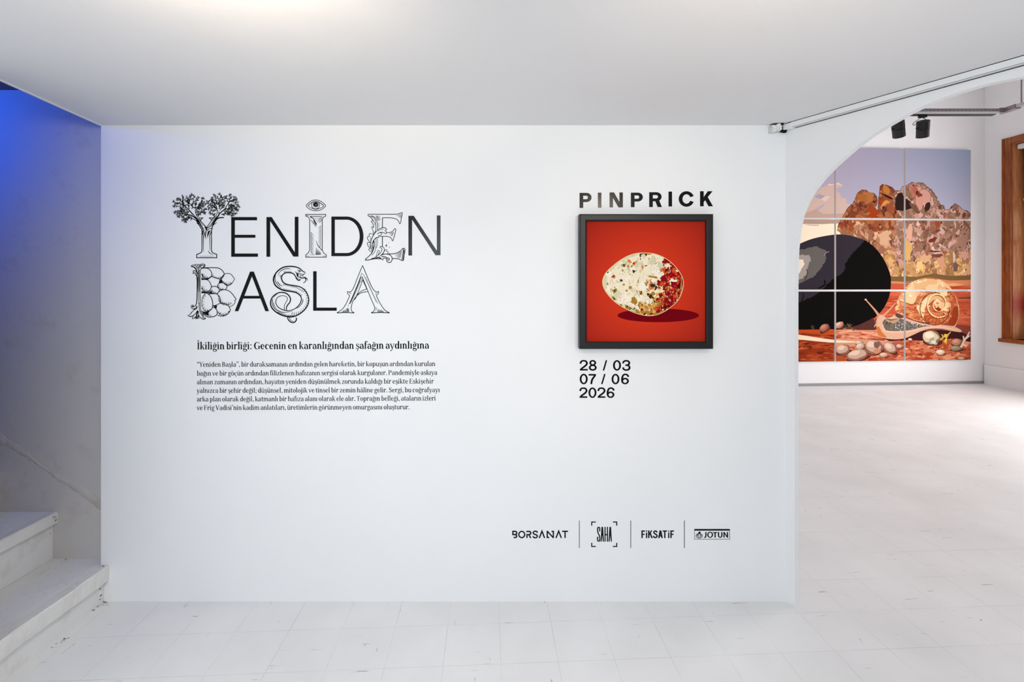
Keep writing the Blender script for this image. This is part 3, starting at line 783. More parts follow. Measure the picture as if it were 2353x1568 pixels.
# second word
p = wall_pt(665, 743)
title2 = empty('title_word', p, 'lower title word in black, with letters drawn as lemons and as a snake', 'lettering', 'two words of the wall title')
I = Ink(*BF); I.k = 1.14
for q, w in ((((105, 145), (125, 112), (170, 105), (215, 118), (250, 165), (272, 225)), 1.4), (((105, 145), (160, 150), (215, 190), (245, 260), (268, 330)), [1.6, 2.4, 2.4, 1.6]),
             (((200, 105), (230, 85), (262, 110), (280, 180)), 1.2), (((270, 110), (290, 85), (315, 105), (300, 180), (305, 250)), 1.2), (((322, 110), (370, 82), (430, 82), (466, 115), (440, 150), (390, 190), (352, 215)), 1.4),
             (((440, 100), (455, 125), (425, 140), (410, 110), (370, 115), (345, 160), (350, 180)), 1.3), (((300, 220), (320, 150), (360, 108)), 1.0),
             (((150, 262), (185, 245), (240, 280), (272, 340)), 1.3), (((150, 262), (170, 285), (148, 318), (200, 325), (238, 370), (258, 450), (262, 650), (258, 900), (245, 1080), (215, 1150), (165, 1180)), [1.2, 1.2, 1.2, 1.4, 1.6, 1.9, 1.9, 1.9, 1.8, 1.6, 1.4]),
             (((180, 290), (230, 310), (262, 380)), 1.1), (((165, 1180), (140, 1188), (132, 1170), (160, 1165), (155, 1140), (125, 1140), (105, 1175), (120, 1215), (170, 1230), (225, 1210), (262, 1150)), 1.4),
             (((298, 230), (298, 450), (300, 700), (298, 950), (296, 1100)), [.9, 1.1, .9]), (((318, 230), (315, 500), (318, 800)), [.8, 1.2, .4]), (((352, 205), (340, 270), (335, 500), (335, 800), (338, 1050), (345, 1200), (370, 1330), (425, 1400)), 1.3),
             (((285, 240), (278, 500), (282, 800)), [.8, 1.4, .4]), (((310, 1080), (312, 1200), (340, 1330), (400, 1420), (440, 1420)), 1.3), (((262, 1150), (240, 1230), (180, 1250), (150, 1290), (110, 1330), (70, 1380), (10, 1405)), [1.2, 1.2, 1.6, 1.2, 1.6, 1.2, .6]),
             (((10, 1405), (80, 1430), (150, 1410), (220, 1350), (270, 1270)), [.6, 1.8, 1.6, 1.4, 1.2]), (((190, 1260), (235, 1230), (265, 1210)), 1.2), (((160, 1420), (135, 1480), (190, 1475), (210, 1430), (225, 1485), (245, 1470)), 1.3),
             (((245, 1470), (250, 1380), (275, 1280)), 2.6), (((245, 1470), (270, 1485), (285, 1400), (300, 1470), (320, 1478)), 1.3), (((290, 1290), (300, 1400), (350, 1460), (410, 1500), (450, 1500), (475, 1470), (430, 1470), (390, 1440)), 1.5), (((360, 1300), (390, 1370), (440, 1430)), 1.0)):
    I.stroke(q, w)
o = ink_object('letter', I, title2, label='carved leafy stem of a letter filled with lemons')
I = Ink(*C3); I.k = 1.14
for q, w in ((((400, 245), (520, 243), (740, 243), (830, 275), (885, 330), (910, 385)), 1.6), (((440, 252), (540, 255), (610, 310), (635, 380), (620, 430), (540, 490), (480, 498), (410, 480)), 1.5), (((910, 380), (890, 430), (850, 475), (800, 488), (730, 465), (625, 435)), 1.5),
             (((912, 382), (960, 368), (1015, 372), (1060, 390), (1095, 440), (1130, 480), (1110, 530), (1080, 580), (1020, 625), (965, 640)), 1.2), (((905, 390), (850, 450), (815, 510), (795, 580)), 1.6),
             (((410, 505), (480, 500), (550, 515), (600, 575), (625, 660), (590, 740), (550, 785), (480, 795), (410, 780)), 1.5), (((540, 505), (600, 460), (620, 440)), 1.3), (((625, 665), (680, 650), (740, 658), (790, 700), (800, 740), (770, 790), (740, 808), (560, 812)), 1.5),
             (((755, 640), (790, 590), (860, 572), (930, 590), (968, 650), (940, 710), (890, 722), (800, 715)), 1.4), (((755, 640), (790, 700)), 1.2), (((620, 680), (600, 730), (560, 790)), 1.3),
             (((750, 810), (810, 750), (900, 722), (1000, 745), (1080, 810), (1130, 880), (1165, 925), (1130, 965)), 1.5), (((1165, 925), (1145, 960), (1140, 1010), (1090, 1065), (1020, 1095)), 1.2), (((740, 812), (800, 870), (820, 940), (830, 1010)), 1.6),
             (((410, 795), (500, 792), (580, 835), (635, 920), (655, 1020), (648, 1110), (610, 1165), (540, 1205), (480, 1215), (410, 1190)), 1.6), (((650, 1075), (720, 1065), (780, 1035), (850, 1018), (930, 1030), (990, 1070), (1020, 1110), (1040, 1170), (990, 1215)), 1.5),
             (((1040, 1170), (1000, 1240), (930, 1285), (860, 1300), (760, 1285)), 1.4), (((655, 1110), (710, 1125), (750, 1190), (745, 1265), (690, 1305), (630, 1318), (550, 1318), (480, 1275), (430, 1225)), 1.6)):
    I.stroke(q, w)
# hatching on the fruit, all as short thinning lines
for cx, cy, rx, ry, a0, a1, n, L in ((520, 375, 112, 120, 60, 185, 26, 46), (520, 375, 112, 120, 65, 180, 20, 75), (760, 365, 135, 118, 50, 165, 18, 48), (985, 505, 120, 132, 30, 170, 20, 50), (985, 505, 120, 132, 40, 150, 14, 80),
                                     (510, 650, 108, 140, 40, 185, 26, 44), (510, 650, 108, 140, 60, 180, 18, 80), (865, 645, 92, 70, 70, 200, 12, 36), (710, 730, 88, 72, 80, 190, 13, 45),
                                     (950, 900, 180, 165, 45, 200, 30, 50), (950, 900, 180, 165, 60, 170, 18, 85), (525, 1005, 122, 205, 45, 260, 40, 42), (525, 1005, 115, 195, 70, 250, 22, 70),
                                     (890, 1160, 140, 135, 20, 170, 24, 50), (890, 1160, 140, 135, 50, 150, 14, 75), (640, 1215, 108, 100, 100, 215, 12, 60)):
    for k in range(n):
        a = R(a0 + (a1 - a0) * (k + .5) / n); c, s_ = math.cos(a), math.sin(a)
        d = L * (0.6 + 0.4 * math.sin(k * 1.9))
        I.stroke([(max(410, cx + rx * c), cy + ry * s_), (max(412, cx + (rx - d) * c), cy + (ry - d) * s_)], [1.0, .2], 0)
I.fill([(410, 440), (430, 470), (500, 498), (410, 505)]).fill([(410, 750), (470, 780), (560, 790), (410, 800)]).fill([(430, 1215), (520, 1215), (600, 1175), (560, 1230), (570, 1300), (480, 1260)]).fill([(655, 1075), (740, 1050), (750, 1090), (735, 1140), (700, 1110)])
I.fill([(800, 580), (880, 560), (850, 480), (820, 520)]).fill([(560, 800), (620, 740), (640, 790), (720, 810)])
ink_object('fruit', I, o, label='cluster of engraved lemons filling the letter')

I = Ink(*C3); I.k = 1.14
I.quad((1470, 327), (1553, 327), (1885, 1192), (1803, 1192)).quad((1470, 327), (1553, 327), (1215, 1192), (1135, 1192)).rect(1325, 857, 1700, 917)
I.p = [q for q in I.p]
ink_object('letter', I, title2)

# snake letter
I = Ink(*SN_); I.k = 1.14
I.stroke([(965, 235), (900, 205), (830, 140), (730, 100), (620, 85), (500, 88), (390, 115), (280, 185), (200, 280), (155, 380), (160, 480), (200, 570), (280, 640), (380, 690), (480, 715), (600, 730), (720, 755), (800, 800), (855, 860), (875, 920)],
         [1.6, 2.2, 2.4, 2.6, 2.6, 2.6, 2.6, 2.8, 2.8, 2.8, 2.6, 2.4, 2.4, 2.2, 1.8])
I.stroke([(840, 435), (800, 445), (750, 410), (700, 310), (640, 260), (550, 245), (450, 255), (380, 310), (358, 390), (390, 470), (450, 525), (560, 560), (700, 580), (830, 610), (940, 680), (1020, 790), (1060, 930), (1040, 1060), (970, 1180), (860, 1280), (740, 1350), (600, 1385), (450, 1365), (300, 1310), (170, 1220), (95, 1120), (75, 1010), (110, 900), (180, 820), (280, 765), (390, 755), (490, 785), (560, 850), (590, 930), (570, 1010), (515, 1080), (485, 1150), (492, 1215)],
         [2.0, 2.0, 2.2, 2.2, 2.2, 2.2, 2.2, 2.2, 2.2, 2.4, 2.6, 2.6, 2.6, 2.4, 2.2, 2.4, 2.4, 2.2, 1.6])
I.stroke([(875, 920), (850, 1010), (790, 1100), (700, 1175), (600, 1215), (500, 1225), (380, 1195), (280, 1140), (225, 1060), (212, 970), (250, 890), (330, 845), (420, 840), (490, 870), (510, 930), (480, 1000), (440, 1070), (430, 1140), (440, 1215)], [2.0, 1.8, 1.6, 1.8, 1.6, 1.4, 1.2, 1.2, 1.2, 1.2])
for q, w in ((((260, 310), (330, 210), (430, 155), (530, 140), (600, 155)), [.6, 1.4, 1.4, .5]), (((200, 300), (190, 400), (215, 490), (280, 580), (370, 660)), [1.8, 1.6, 1.4, 1.4, .6]), (((250, 470), (310, 550), (390, 595)), [1.2, 1.6, .5]),
             (((130, 930), (120, 1040), (170, 1150), (280, 1230), (430, 1270), (640, 1235)), [1.8, 1.4, 1.6, 1.8, 1.2, .5]), (((155, 1010), (170, 1090), (240, 1170)), [1.4, 1.2, .3]), (((910, 930), (890, 1030), (800, 1130), (740, 1165)), [1.4, 1.4, 1.2, .6]),
             (((700, 220), (760, 255), (850, 275), (930, 290), (960, 260), (965, 235)), 1.2), (((660, 260), (720, 340), (770, 400), (830, 420), (860, 410)), 1.1), (((765, 190), (800, 178), (850, 205), (820, 225), (785, 215)), 1.2), (((780, 370), (830, 350), (840, 370), (900, 385), (960, 370), (1010, 400), (1035, 450)), [1.2, 1.4, 2.0, 2.2, 2.2, 1.6, .8]),
             (((960, 385), (985, 420), (975, 470), (920, 515)), [2.2, 1.8, 1.6, 1.2]), (((830, 290), (850, 330), (880, 310), (900, 340), (925, 300)), 1.1), (((515, 1375), (520, 1430), (560, 1490), (630, 1530), (700, 1515), (740, 1460), (735, 1400)), [1.6, 2.0, 2.2, 2.2, 2.4, 2.4, 1.8]),
             (((545, 1375), (570, 1440), (620, 1490), (680, 1500)), [1.2, 1.2, 1.2, .6]), (((150, 900), (180, 850), (260, 795)), [.5, .9, .4])):
    I.stroke(q, w)
I.fill([(735, 255), (800, 280), (795, 345), (760, 360)]).disc(822, 203, 11).disc(915, 258, 7)
for k in range(6): I.stroke([(430 + k * 34, 245 - 6 * (k % 2)), (425 + k * 34, 195)], [1.6, .3], 0)
for k in range(7): I.stroke([(352 + k * 3, 315 + k * 30), (285 + k * 16, 310 + k * 34)], [1.6, .3], 0)
for k in range(15): I.stroke([(430 + k * 36, 530 + k * 9 + max(0, k - 9) * 14), (395 + k * 36, 575 + k * 8 + max(0, k - 9) * 13)], [1.6, .3], 0)
for k in range(13): I.stroke([(380 + k * 38, 690 + k * 8 + max(0, k - 9) * 20), (440 + k * 38, 650 + k * 8 + max(0, k - 9) * 18)], [1.8, .3], 0)
for k in range(16):
    a = R(-40 + k * 9.5); I.stroke([(700 + 355 * math.cos(a), 930 + 400 * math.sin(a)), (680 + 300 * math.cos(a - .1), 920 + 330 * math.sin(a - .1))], [1.6, .25], 0)
for k in range(10): I.stroke([(230 + k * 50, 1265 + min(k, 5) * 20), (310 + k * 48, 1265 + min(k, 5) * 14)], [1.8, .3], 0)
ink_object('letter', I, title2, label='letter drawn as a coiled snake with its tongue out')

I = Ink(*C4); I.k = 1.14
I.rect(880, 247, 938, 915).rect(930, 862, 1278, 915)
ink_object('letter', I, title2)
I = Ink(*C4); I.k = 1.14
for q, w, sm in ((((1715, 150), (1640, 330), (1570, 510), (1530, 580), (1490, 600), (1458, 590)), 1.3, 5), (((1458, 590), (1465, 630), (1500, 660)), 1.2, 4), (((1498, 660), (1450, 770), (1390, 870), (1330, 920), (1280, 950)), 1.3, 5), (((1280, 952), (1430, 944), (1575, 952)), 1.6, 0),
                 (((1575, 950), (1535, 925), (1523, 880), (1530, 820), (1560, 740), (1620, 660), (1700, 610), (1800, 592)), 1.3, 5), (((1600, 700), (1630, 640), (1700, 580), (1785, 548)), 1.3, 5), (((1580, 735), (1640, 600), (1718, 395), (1785, 545)), 1.2, 0),
                 (((1705, 335), (1800, 570), (1870, 740), (1910, 830), (1918, 890), (1895, 930), (1858, 950)), 1.3, 5), (((1858, 952), (2010, 944), (2172, 950)), 1.6, 0), (((1715, 150), (1790, 330), (1870, 510), (1920, 580), (1955, 600), (1988, 588)), 1.4, 5),
                 (((1988, 588), (1978, 630), (1945, 655)), 1.2, 4), (((1945, 655), (2000, 770), (2070, 880), (2120, 925), (2172, 948)), 1.3, 5), (((1705, 275), (1640, 450), (1560, 640), (1490, 800)), 1.0, 0), (((1690, 345), (1600, 570), (1500, 800)), 1.0, 0), (((1490, 615), (1525, 625)), 1.0, 0), (((1955, 620), (1925, 628)), 1.0, 0), (((1475, 800), (1470, 850)), .6, 0), (((1935, 850), (1945, 880), (1935, 910)), .9, 3)):
    I.stroke(q, w, sm)
for k in range(22): I.stroke([(1698 - k * 9, 355 + k * 20), (1722 - k * 9, 372 + k * 19)] if k < 4 else [(1690 - k * 8.7, 350 + k * 20), (1722 - k * 8.7, 340 + k * 20)], [1.1, .8], 0)
for k in range(26): I.stroke([(1722 + k * 9.6, 290 + k * 19.5), (1740 + k * 9.3, 322 + k * 19)], [.9, .6], 0)
for k in range(24): I.stroke([(1775 + k * 7.6, 345 + k * 18), (1757 + k * 7.8, 358 + k * 18)], [.9, .5], 0)
for k in range(6): I.stroke([(1375 + k * 17, 940), (1400 + k * 12, 905 - k * 6)], [1.3, .3], 0)
for k in range(6): I.stroke([(2070 - k * 18, 938), (2030 - k * 14, 900 - k * 4)], [1.3, .3], 0)
for k in range(4): I.stroke([(1440 + k * 12, 880 - k * 3), (1480 + k * 2, 935)], [.9, .3], 0)
ink_object('letter', I, title2, label='engraved pointed letter with flared feet ending the word')

# ------------------------------------------------------------------ serif type, drawn glyph by glyph (units: x-height 500)
W_, H_ = 104.0, 42.0                          # stem and hairline


class Glyph(Ink):
    def stem(s, x, y0, y1, sl=1, sr=1, top=None):
        """x: left edge; feet: serifs at the bottom; top: 'flag' | 'both'"""
        s.rect(x, y0, x + W_, y1)
        if sl or sr: s.rect(x - 48 * sl, y0, x + W_ + 48 * sr, y0 + 40)
        if top == 'flag': s.quad((x - 58, y1 - 62), (x + W_, y1 - 40), (x + W_, y1), (x - 58, y1 - 30))
        if top == 'both': s.rect(x - 52, y1 - 40, x + W_ + 52, y1)
        return s
    def arch(s, x0, x1, y=310, top=510):
        s.ring(x0, x1, 2 * y - top, top, W_ * .75, W_, H_, H_ * 1.3, 0, 180, 16).rect(x1 - W_, 0, x1, y); return s
    def foot(s, x): return s.rect(x - 48, 0, x + W_ + 48, 40)
    def bowl(s, x0, x1, y0=-10, y1=510): return s.ring(x0, x1, y0, y1, W_ * 1.08, W_ * 1.08, H_, H_)
    def dot(s, x, y=650, r=66): return s.disc(x, y, r)


def glyphs():
    G = {}
    def g(ch, adv): G[ch] = (Glyph(), adv); return G[ch][0]
    def diag(k, x0, y0, x1, y1, w): k.quad((x0, y0), (x0 + w, y0), (x1 + w, y1), (x1, y1))
    def d_i(k): k.stem(62, 0, 500, top='flag')
    def d_n(k): d_i(k); k.arch(90, 475); k.foot(371)
    def d_o(k): k.bowl(32, 488)
    def d_u(k): k.rect(62, 150, 62 + W_, 500); k.ring(62, 440, -12, 330, W_, W_ * .6, H_ * 1.3, H_, 180, 330, 14); k.rect(371, 0, 371 + W_, 500); k.quad((475, 0), (530, 20), (530, 55), (475, 40)); k.quad((4, 470), (66, 450), (66, 500), (4, 500)); k.quad((313, 470), (375, 450), (375, 500), (313, 500))
    def d_a(k):
        k.rect(318, 40, 318 + W_, 330); k.ring(60, 422, 130, 512, W_ * .5, W_, H_, H_ * 1.2, 0, 155, 16); k.disc(98, 375, 52)
        k.ring(28, 400, -12, 292, W_, W_ * .5, H_ * 1.25, H_, 85, 300, 18); k.ring(318, 560, -12, 180, W_, 60, 44, 40, 180, 275, 8)
    def d_c(k): k.ring(32, 470, -10, 510, W_ * 1.1, W_ * .6, H_ * 1.2, H_, 45, 312, 22); k.disc(385, 395, 56)
    def d_s(k):
        k.stroke([(362, 395), (330, 465), (225, 490), (120, 450), (95, 375), (150, 300), (250, 250), (340, 195), (358, 110), (290, 30), (190, 10), (90, 50), (52, 130)], [50, 50, 44, 70, 100, 108, 108, 108, 100, 70, 44, 50, 50], 4)
        k.rect(345, 360, 385, 490); k.rect(30, 10, 70, 150)
    def d_g(k):
        k.ring(50, 430, 165, 512, W_ * .95, W_ * .95, H_, H_); k.ring(20, 478, -232, 60, W_ * .55, W_ * .7, H_ * 1.1, W_ * .7); k.stroke([(130, 185), (75, 120), (110, 50), (200, 25)], [50, 62, 80, 90], 4); k.stroke([(370, 455), (420, 500), (490, 490)], [50, 60, 76], 3)
    def breve(k, x): k.ring(x - 122, x + 122, 560, 790, 50, 50, 62, 40, 180, 360, 14)
    def ced(k, x): k.stroke([(x, 0), (x - 8, -50), (x + 40, -90), (x + 20, -165), (x - 60, -185)], [44, 50, 66, 66, 40], 4)
    def two(k, x): k.disc(x - 98, 645, 56); k.disc(x + 98, 645, 56)
    k = g('a', 505); d_a(k)
    k = g('â', 505); d_a(k); k.stroke([(120, 580), (240, 690), (360, 580)], [40, 78, 40], 0)
    k = g('b', 545); k.rect(75, 0, 75 + W_, 760); k.quad((8, 700), (80, 715), (80, 760), (8, 735)); k.ring(88, 512, -10, 510, W_ * .8, W_ * 1.08, H_, H_)
    k = g('c', 470); d_c(k)
    k = g('ç', 470); d_c(k); ced(k, 270)
    k = g('d', 560); k.rect(370, 30, 370 + W_, 760); k.quad((305, 700), (375, 715), (375, 760), (305, 735)); k.ring(32, 460, -10, 510, W_ * 1.08, W_ * .8, H_, H_); k.quad((470, 0), (535, 22), (535, 58), (470, 42)); k.rect(370, 0, 474, 60)
    k = g('e', 495); k.ring(32, 470, -10, 510, W_ * 1.08, W_ * .8, H_ * 1.3, H_, 0, 322, 26); k.rect(90, 250, 465, 290)
    k = g('f', 330); k.stem(70, 0, 620); k.ring(70, 400, 480, 772, W_, 60, 40, 48, 60, 180, 12); k.disc(335, 690, 54); k.rect(5, 455, 300, 500)
    k = g('g', 490); d_g(k)
    k = g('ğ', 490); d_g(k); breve(k, 240)
    k = g('h', 580); k.stem(70, 0, 760, top='flag'); k.arch(95, 500); k.foot(396)
    k = g('i', 280); d_i(k); k.dot(112)
    k = g('ı', 280); d_i(k)
    k = g('j', 275); k.rect(75, -100, 75 + W_, 500); k.quad((17, 438), (80, 460), (80, 500), (17, 470)); k.ring(-75, 179, -232, 60, 60, W_, 46, 46, 215, 360, 12); k.dot(125)
    k = g('k', 545); k.stem(70, 0, 760, top='flag'); k.quad((165, 215), (225, 215), (425, 480), (365, 480)); diag(k, 390, 20, 225, 290, 118); k.rect(330, 460, 500, 500); k.rect(350, 0, 560, 40)
    k = g('l', 285); k.stem(70, 0, 760, top='flag')
    k = g('m', 850); d_i(k); k.arch(90, 465); k.foot(361); k.arch(385, 770); k.foot(666)
    k = g('n', 555); d_n(k)
    k = g('o', 520); d_o(k)
    k = g('ö', 520); d_o(k); two(k, 260)
    k = g('p', 555); k.stem(72, -225, 500, top='flag'); k.ring(95, 515, -10, 510, W_ * .8, W_ * 1.08, H_, H_)
    k = g('r', 420); d_i(k); k.ring(95, 480, 130, 512, W_ * .7, 60, 40, H_ * 1.5, 60, 180, 12); k.disc(352, 440, 62)
    k = g('s', 420); d_s(k)
    k = g('ş', 420); d_s(k); ced(k, 210)
    k = g('t', 345); k.rect(80, 110, 80 + W_, 600); k.quad((80, 600), (184, 600), (184, 660), (130, 640)); k.rect(10, 455, 320, 500); k.ring(80, 400, -12, 260, W_, 60, 48, 40, 180, 300, 12)
    k = g('u', 560); d_u(k)
    k = g('ü', 560); d_u(k); two(k, 262)
    k = g('v', 500); diag(k, 200, 0, 20, 480, 112); k.quad((225, 0), (285, 0), (465, 480), (405, 480)); k.rect(-20, 460, 200, 500); k.rect(330, 460, 515, 500)
    k = g('y', 500); diag(k, 205, 0, 20, 480, 112); k.quad((225, -20), (285, 0), (465, 480), (405, 480)); k.stroke([(262, 40), (215, -110), (150, -190), (60, -200)], [60, 60, 58, 40], 4); k.disc(70, -175, 52); k.rect(-20, 460, 200, 500); k.rect(330, 460, 515, 500)
    k = g('z', 465); k.rect(40, 450, 425, 500); k.rect(30, 0, 435, 50); k.quad((30, 40), (150, 40), (425, 460), (305, 460)); k.rect(40, 350, 80, 500); k.rect(395, 0, 435, 150)
    k = g('İ', 350); k.stem(120, 0, 700, top='both'); k.dot(172, 850, 72)
    k = g('G', 715); k.ring(40, 690, -12, 712, W_ * 1.2, W_ * .7, 48, 48, 48, 318, 28); k.rect(530, 40, 530 + W_, 330); k.rect(450, 300, 700, 340); k.quad((590, 560), (630, 480), (630, 700), (590, 700))
    k = g('Y', 610); diag(k, 255, 300, 50, 670, 118); k.quad((290, 300), (345, 300), (560, 670), (505, 670)); k.stem(255, 0, 320); k.rect(-10, 660, 235, 700); k.rect(420, 660, 620, 700)
    k = g('B', 640); k.stem(90, 0, 700, 1, 0, None); k.rect(42, 660, 300, 700); k.ring(-30, 520, 350, 700, 10, W_ * 1.05, 42, 42, -90, 90, 16); k.ring(-60, 590, 0, 388, 10, W_ * 1.15, 42, 42, -90, 90, 16)
    k = g('P', 605); k.stem(90, 0, 700); k.rect(42, 660, 300, 700); k.ring(-30, 570, 310, 700, 10, W_ * 1.1, 42, 42, -90, 90, 16)
    k = g('E', 600); k.stem(90, 0, 700, 1, 0); k.rect(42, 660, 540, 700); k.rect(90, 0, 560, 42); k.rect(180, 335, 430, 375); k.rect(500, 540, 540, 700); k.rect(520, 0, 560, 170); k.rect(400, 270, 430, 440)
    k = g('F', 570); k.stem(90, 0, 700); k.rect(42, 660, 530, 700); k.rect(180, 325, 430, 365); k.rect(490, 540, 530, 700); k.rect(400, 260, 430, 430)
    k = g('S', 540)
    k.stroke([(450, 560), (390, 660), (270, 688), (150, 640), (115, 530), (190, 420), (310, 350), (420, 270), (430, 150), (350, 40), (220, 14), (110, 70), (62, 190)], [50, 50, 46, 80, 116, 120, 120, 120, 112, 80, 46, 50, 50], 4); k.rect(430, 500, 470, 700); k.rect(40, 5, 80, 200)
    k = g('T', 620); k.stem(255, 0, 700); k.rect(30, 658, 590, 700); k.rect(30, 520, 70, 700); k.rect(550, 520, 590, 700)
    k = g('V', 640); diag(k, 265, 0, 40, 670, 122); k.quad((300, 0), (355, 0), (590, 670), (535, 670)); k.rect(-15, 660, 230, 700); k.rect(440, 660, 650, 700)
    def comma(k, x, y): k.disc(x, y, 66); k.stroke([(x + 40, y), (x + 45, y - 90), (x - 30, y - 165)], [60, 56, 22], 4)
    k = g('.', 250); k.disc(120, 58, 68)
    k = g(',', 250); comma(k, 115, 58)
    k = g(':', 255); k.disc(120, 58, 68); k.disc(120, 430, 68)
    k = g(';', 255); comma(k, 115, 58); k.disc(120, 430, 68)
    k = g('’', 230); comma(k, 110, 690)
    k = g('”', 400); comma(k, 100, 690); comma(k, 285, 690)
    k = g('“', 400)
    for x in (120, 300): k.disc(x, 580, 66); k.stroke([(x - 40, 580), (x - 45, 670), (x + 30, 745)], [60, 56, 22], 4)
    G[' '] = (Glyph(), 165)
    return G


def text_line(name, parent, text, x0, x1, y0, y1, xh, G):
    """one line of serif type from x0 to x1 (photo pixels), baseline y0 at the left and y1 at the right"""
    tot = sum(G[c][1] for c in text); kx = (x1 - x0) / (tot - 40); ky = xh / 500.0
    I = Ink(); pen = 0.0
    for c in text:
        for pts, mi in G[c][0].p:
            q = []
            for a, b in pts:
                X = x0 + (pen + a) * kx; u = (X - x0) / (x1 - x0)
                q.append((X, y0 + (y1 - y0) * u - b * ky))
            I.p.append((q, 0))
        pen += G[c][1]
    return ink_object(name, I, parent)


W_, H_ = 136.0, 54.0
GB = glyphs()
hd = empty('subtitle', wall_pt(718, 808), 'bold black serif subtitle line between the ornate title and the paragraph', 'lettering')
text_line('text_line', hd, 'İkiliğin birliği: Gecenin en karanlığından şafağın aydınlığına', 452, 985.5, 803.4, 801.4, 11.6, GB)
W_, H_ = 115.0, 48.0
GR = glyphs()
pg = empty('paragraph', wall_pt(731, 945), 'six-line paragraph of small black serif type under the subtitle', 'lettering')
for s_, x1, a, b in (('“Yeniden Başla”, bir duraksamanın ardından gelen hareketin, bir kopuşun ardından kurulan', 1000, 843.3, 841.5),
                     ('bağın ve bir göçün ardından filizlenen hafızanın sergisi olarak kurgulanır. Pandemiyle askıya', 1004.5, 863.7, 861.6),
                     ('alınan zamanın ardından, hayatın yeniden düşünülmek zorunda kaldığı bir eşikte Eskişehir', 996.5, 883.5, 881.6),
                     ('yalnızca bir şehir değil; düşünsel, mitolojik ve tinsel bir zemin hâline gelir. Sergi, bu coğrafyayı', 1010.5, 903.2, 901.6),
                     ('arka plan olarak değil, katmanlı bir hafıza alanı olarak ele alır. Toprağın belleği, ataların izleri', 1001, 923, 920.8),
                     ('ve Frig Vadisi’nin kadim anlatıları, üretimlerin görünmeyen omurgasını oluşturur.', 941.5, 942.8, 940.9)):
    text_line('text_line', pg, s_, 452.3, x1, a, b, 7.75, GR)

# ------------------------------------------------------------------ bold name above the picture
PZ = (1310, 420, 3.92)
nm = empty('bold_name_lettering', wall_pt(1485, 479), 'row of bold spaced black capitals above the framed egg picture', 'lettering')
def b_P(I, x, y0, y1, w=33, wd=108):
    h = y1 - y0; I.rect(x, y0, x + w, y1); m_ = y0 + h * .61; I.rect(x + w - 2, y0, x + wd * .58, y0 + h * .19); I.rect(x + w - 2, m_ - h * .19, x + wd * .58, m_)
    I.ring(x + wd * .58 - (wd * .42), x + wd, y0, m_, 30, 33, h * .19, h * .19, -90, 90, 18)
for ch, x, y0, y1 in (('P', 85, 92, 228), ('I', 250, 90, 226), ('N', 355, 88, 223), ('P', 547, 90, 221), ('R', 712, 86, 220), ('I', 886, 80, 215), ('C', 978, 77, 217), ('K', 1170, 77, 213)):
    I = Ink(*PZ); h = y1 - y0
    if ch == 'P': b_P(I, x, y0, y1)
    if ch == 'I': I.rect(x, y0, x + 32, y1)
    if ch == 'N': I.rect(x, y0, x + 31, y1).rect(x + 89, y0, x + 120, y1).quad((x + 3, y0), (x + 40, y0), (x + 117, y1), (x + 80, y1))
    if ch == 'R': b_P(I, x, y0, y1, 33, 112); I.quad((x + 52, y0 + h * .55), (x + 90, y0 + h * .55), (x + 115, y1), (x + 76, y1))
    if ch == 'C':
        I.ring(x, x + 140, y0, y1, 34, 34, 28, 28, 22, 338, 34)
    if ch == 'K': I.rect(x, y0, x + 33, y1).quad((x + 70, y0), (x + 113, y0), (x + 33, y0 + h * .72), (x + 28, y0 + h * .44)).quad((x + 40, y0 + h * .52), (x + 66, y0 + h * .34), (x + 117, y1), (x + 76, y1))
    ink_object('letter', I, nm)

# ------------------------------------------------------------------ dates below the picture
def put_digit(I, ch, x0, y0, x1, y1):
    w_, h = x1 - x0, y1 - y0; pt = lambda q: [(x0 + a * w_, y0 + b * h) for a, b in q]; V_, Hh = 29, 24; I.k = 1.12
    if ch == '0': I.ring(x0, x1, y0, y1, V_, V_, Hh, Hh, n=40)
    if ch == '8': I.ring(x0 + 9, x1 - 9, y0, y0 + h * .53, V_ - 1, V_ - 1, Hh - 1, Hh - 2, n=32).ring(x0, x1, y0 + h * .435, y1, V_, V_, Hh - 2, Hh, n=36)
    if ch == '2': I.stroke(pt([(.09, .345), (.12, .20), (.27, .09), (.5, .063), (.74, .10), (.88, .23), (.88, .37), (.76, .50), (.5, .66), (.24, .80), (.10, .935)]), [3.9, 3.6, 3.3, 3.2, 3.4, 3.8, 3.9, 3.7, 3.5, 3.5, 3.2], 5).rect(x0, y1 - Hh, x1, y1)
    if ch == '3': I.stroke(pt([(.08, .31), (.12, .19), (.27, .09), (.5, .063), (.72, .10), (.85, .21), (.84, .34), (.72, .44), (.52, .475), (.36, .475)]), [3.9, 3.6, 3.3, 3.2, 3.4, 3.8, 3.8, 3.4, 3.0, 3.0], 5).stroke(pt([(.40, .475), (.62, .49), (.82, .57), (.895, .70), (.84, .83), (.68, .91), (.48, .937), (.27, .91), (.13, .82), (.08, .68)]), [3.0, 3.1, 3.5, 3.9, 3.8, 3.4, 3.2, 3.3, 3.6, 3.9], 5)
    if ch == '6': I.ring(x0 + 2, x1, y0 + h * .385, y1, V_, V_, Hh, Hh - 1, n=36).stroke(pt([(.93, .30), (.86, .17), (.72, .09), (.53, .063), (.33, .11), (.19, .25), (.125, .45), (.12, .66)]), [3.9, 3.5, 3.3, 3.2, 3.5, 3.8, 3.9, 3.9], 5)
    if ch == '7': I.rect(x0, y0, x1, y0 + Hh).stroke(pt([(.92, .06), (.90, .14), (.62, .40), (.46, .62), (.36, 1.0)]), [2.4, 3.4, 3.8, 3.9, 3.9], 5)
    if ch == '/': I.quad((x1 - 24, y0), (x1, y0), (x0 + 24, y1), (x0, y1))
dt = empty('date_lettering', wall_pt(1390, 915), 'three lines of black numerals with slashes under the framed picture', 'lettering')
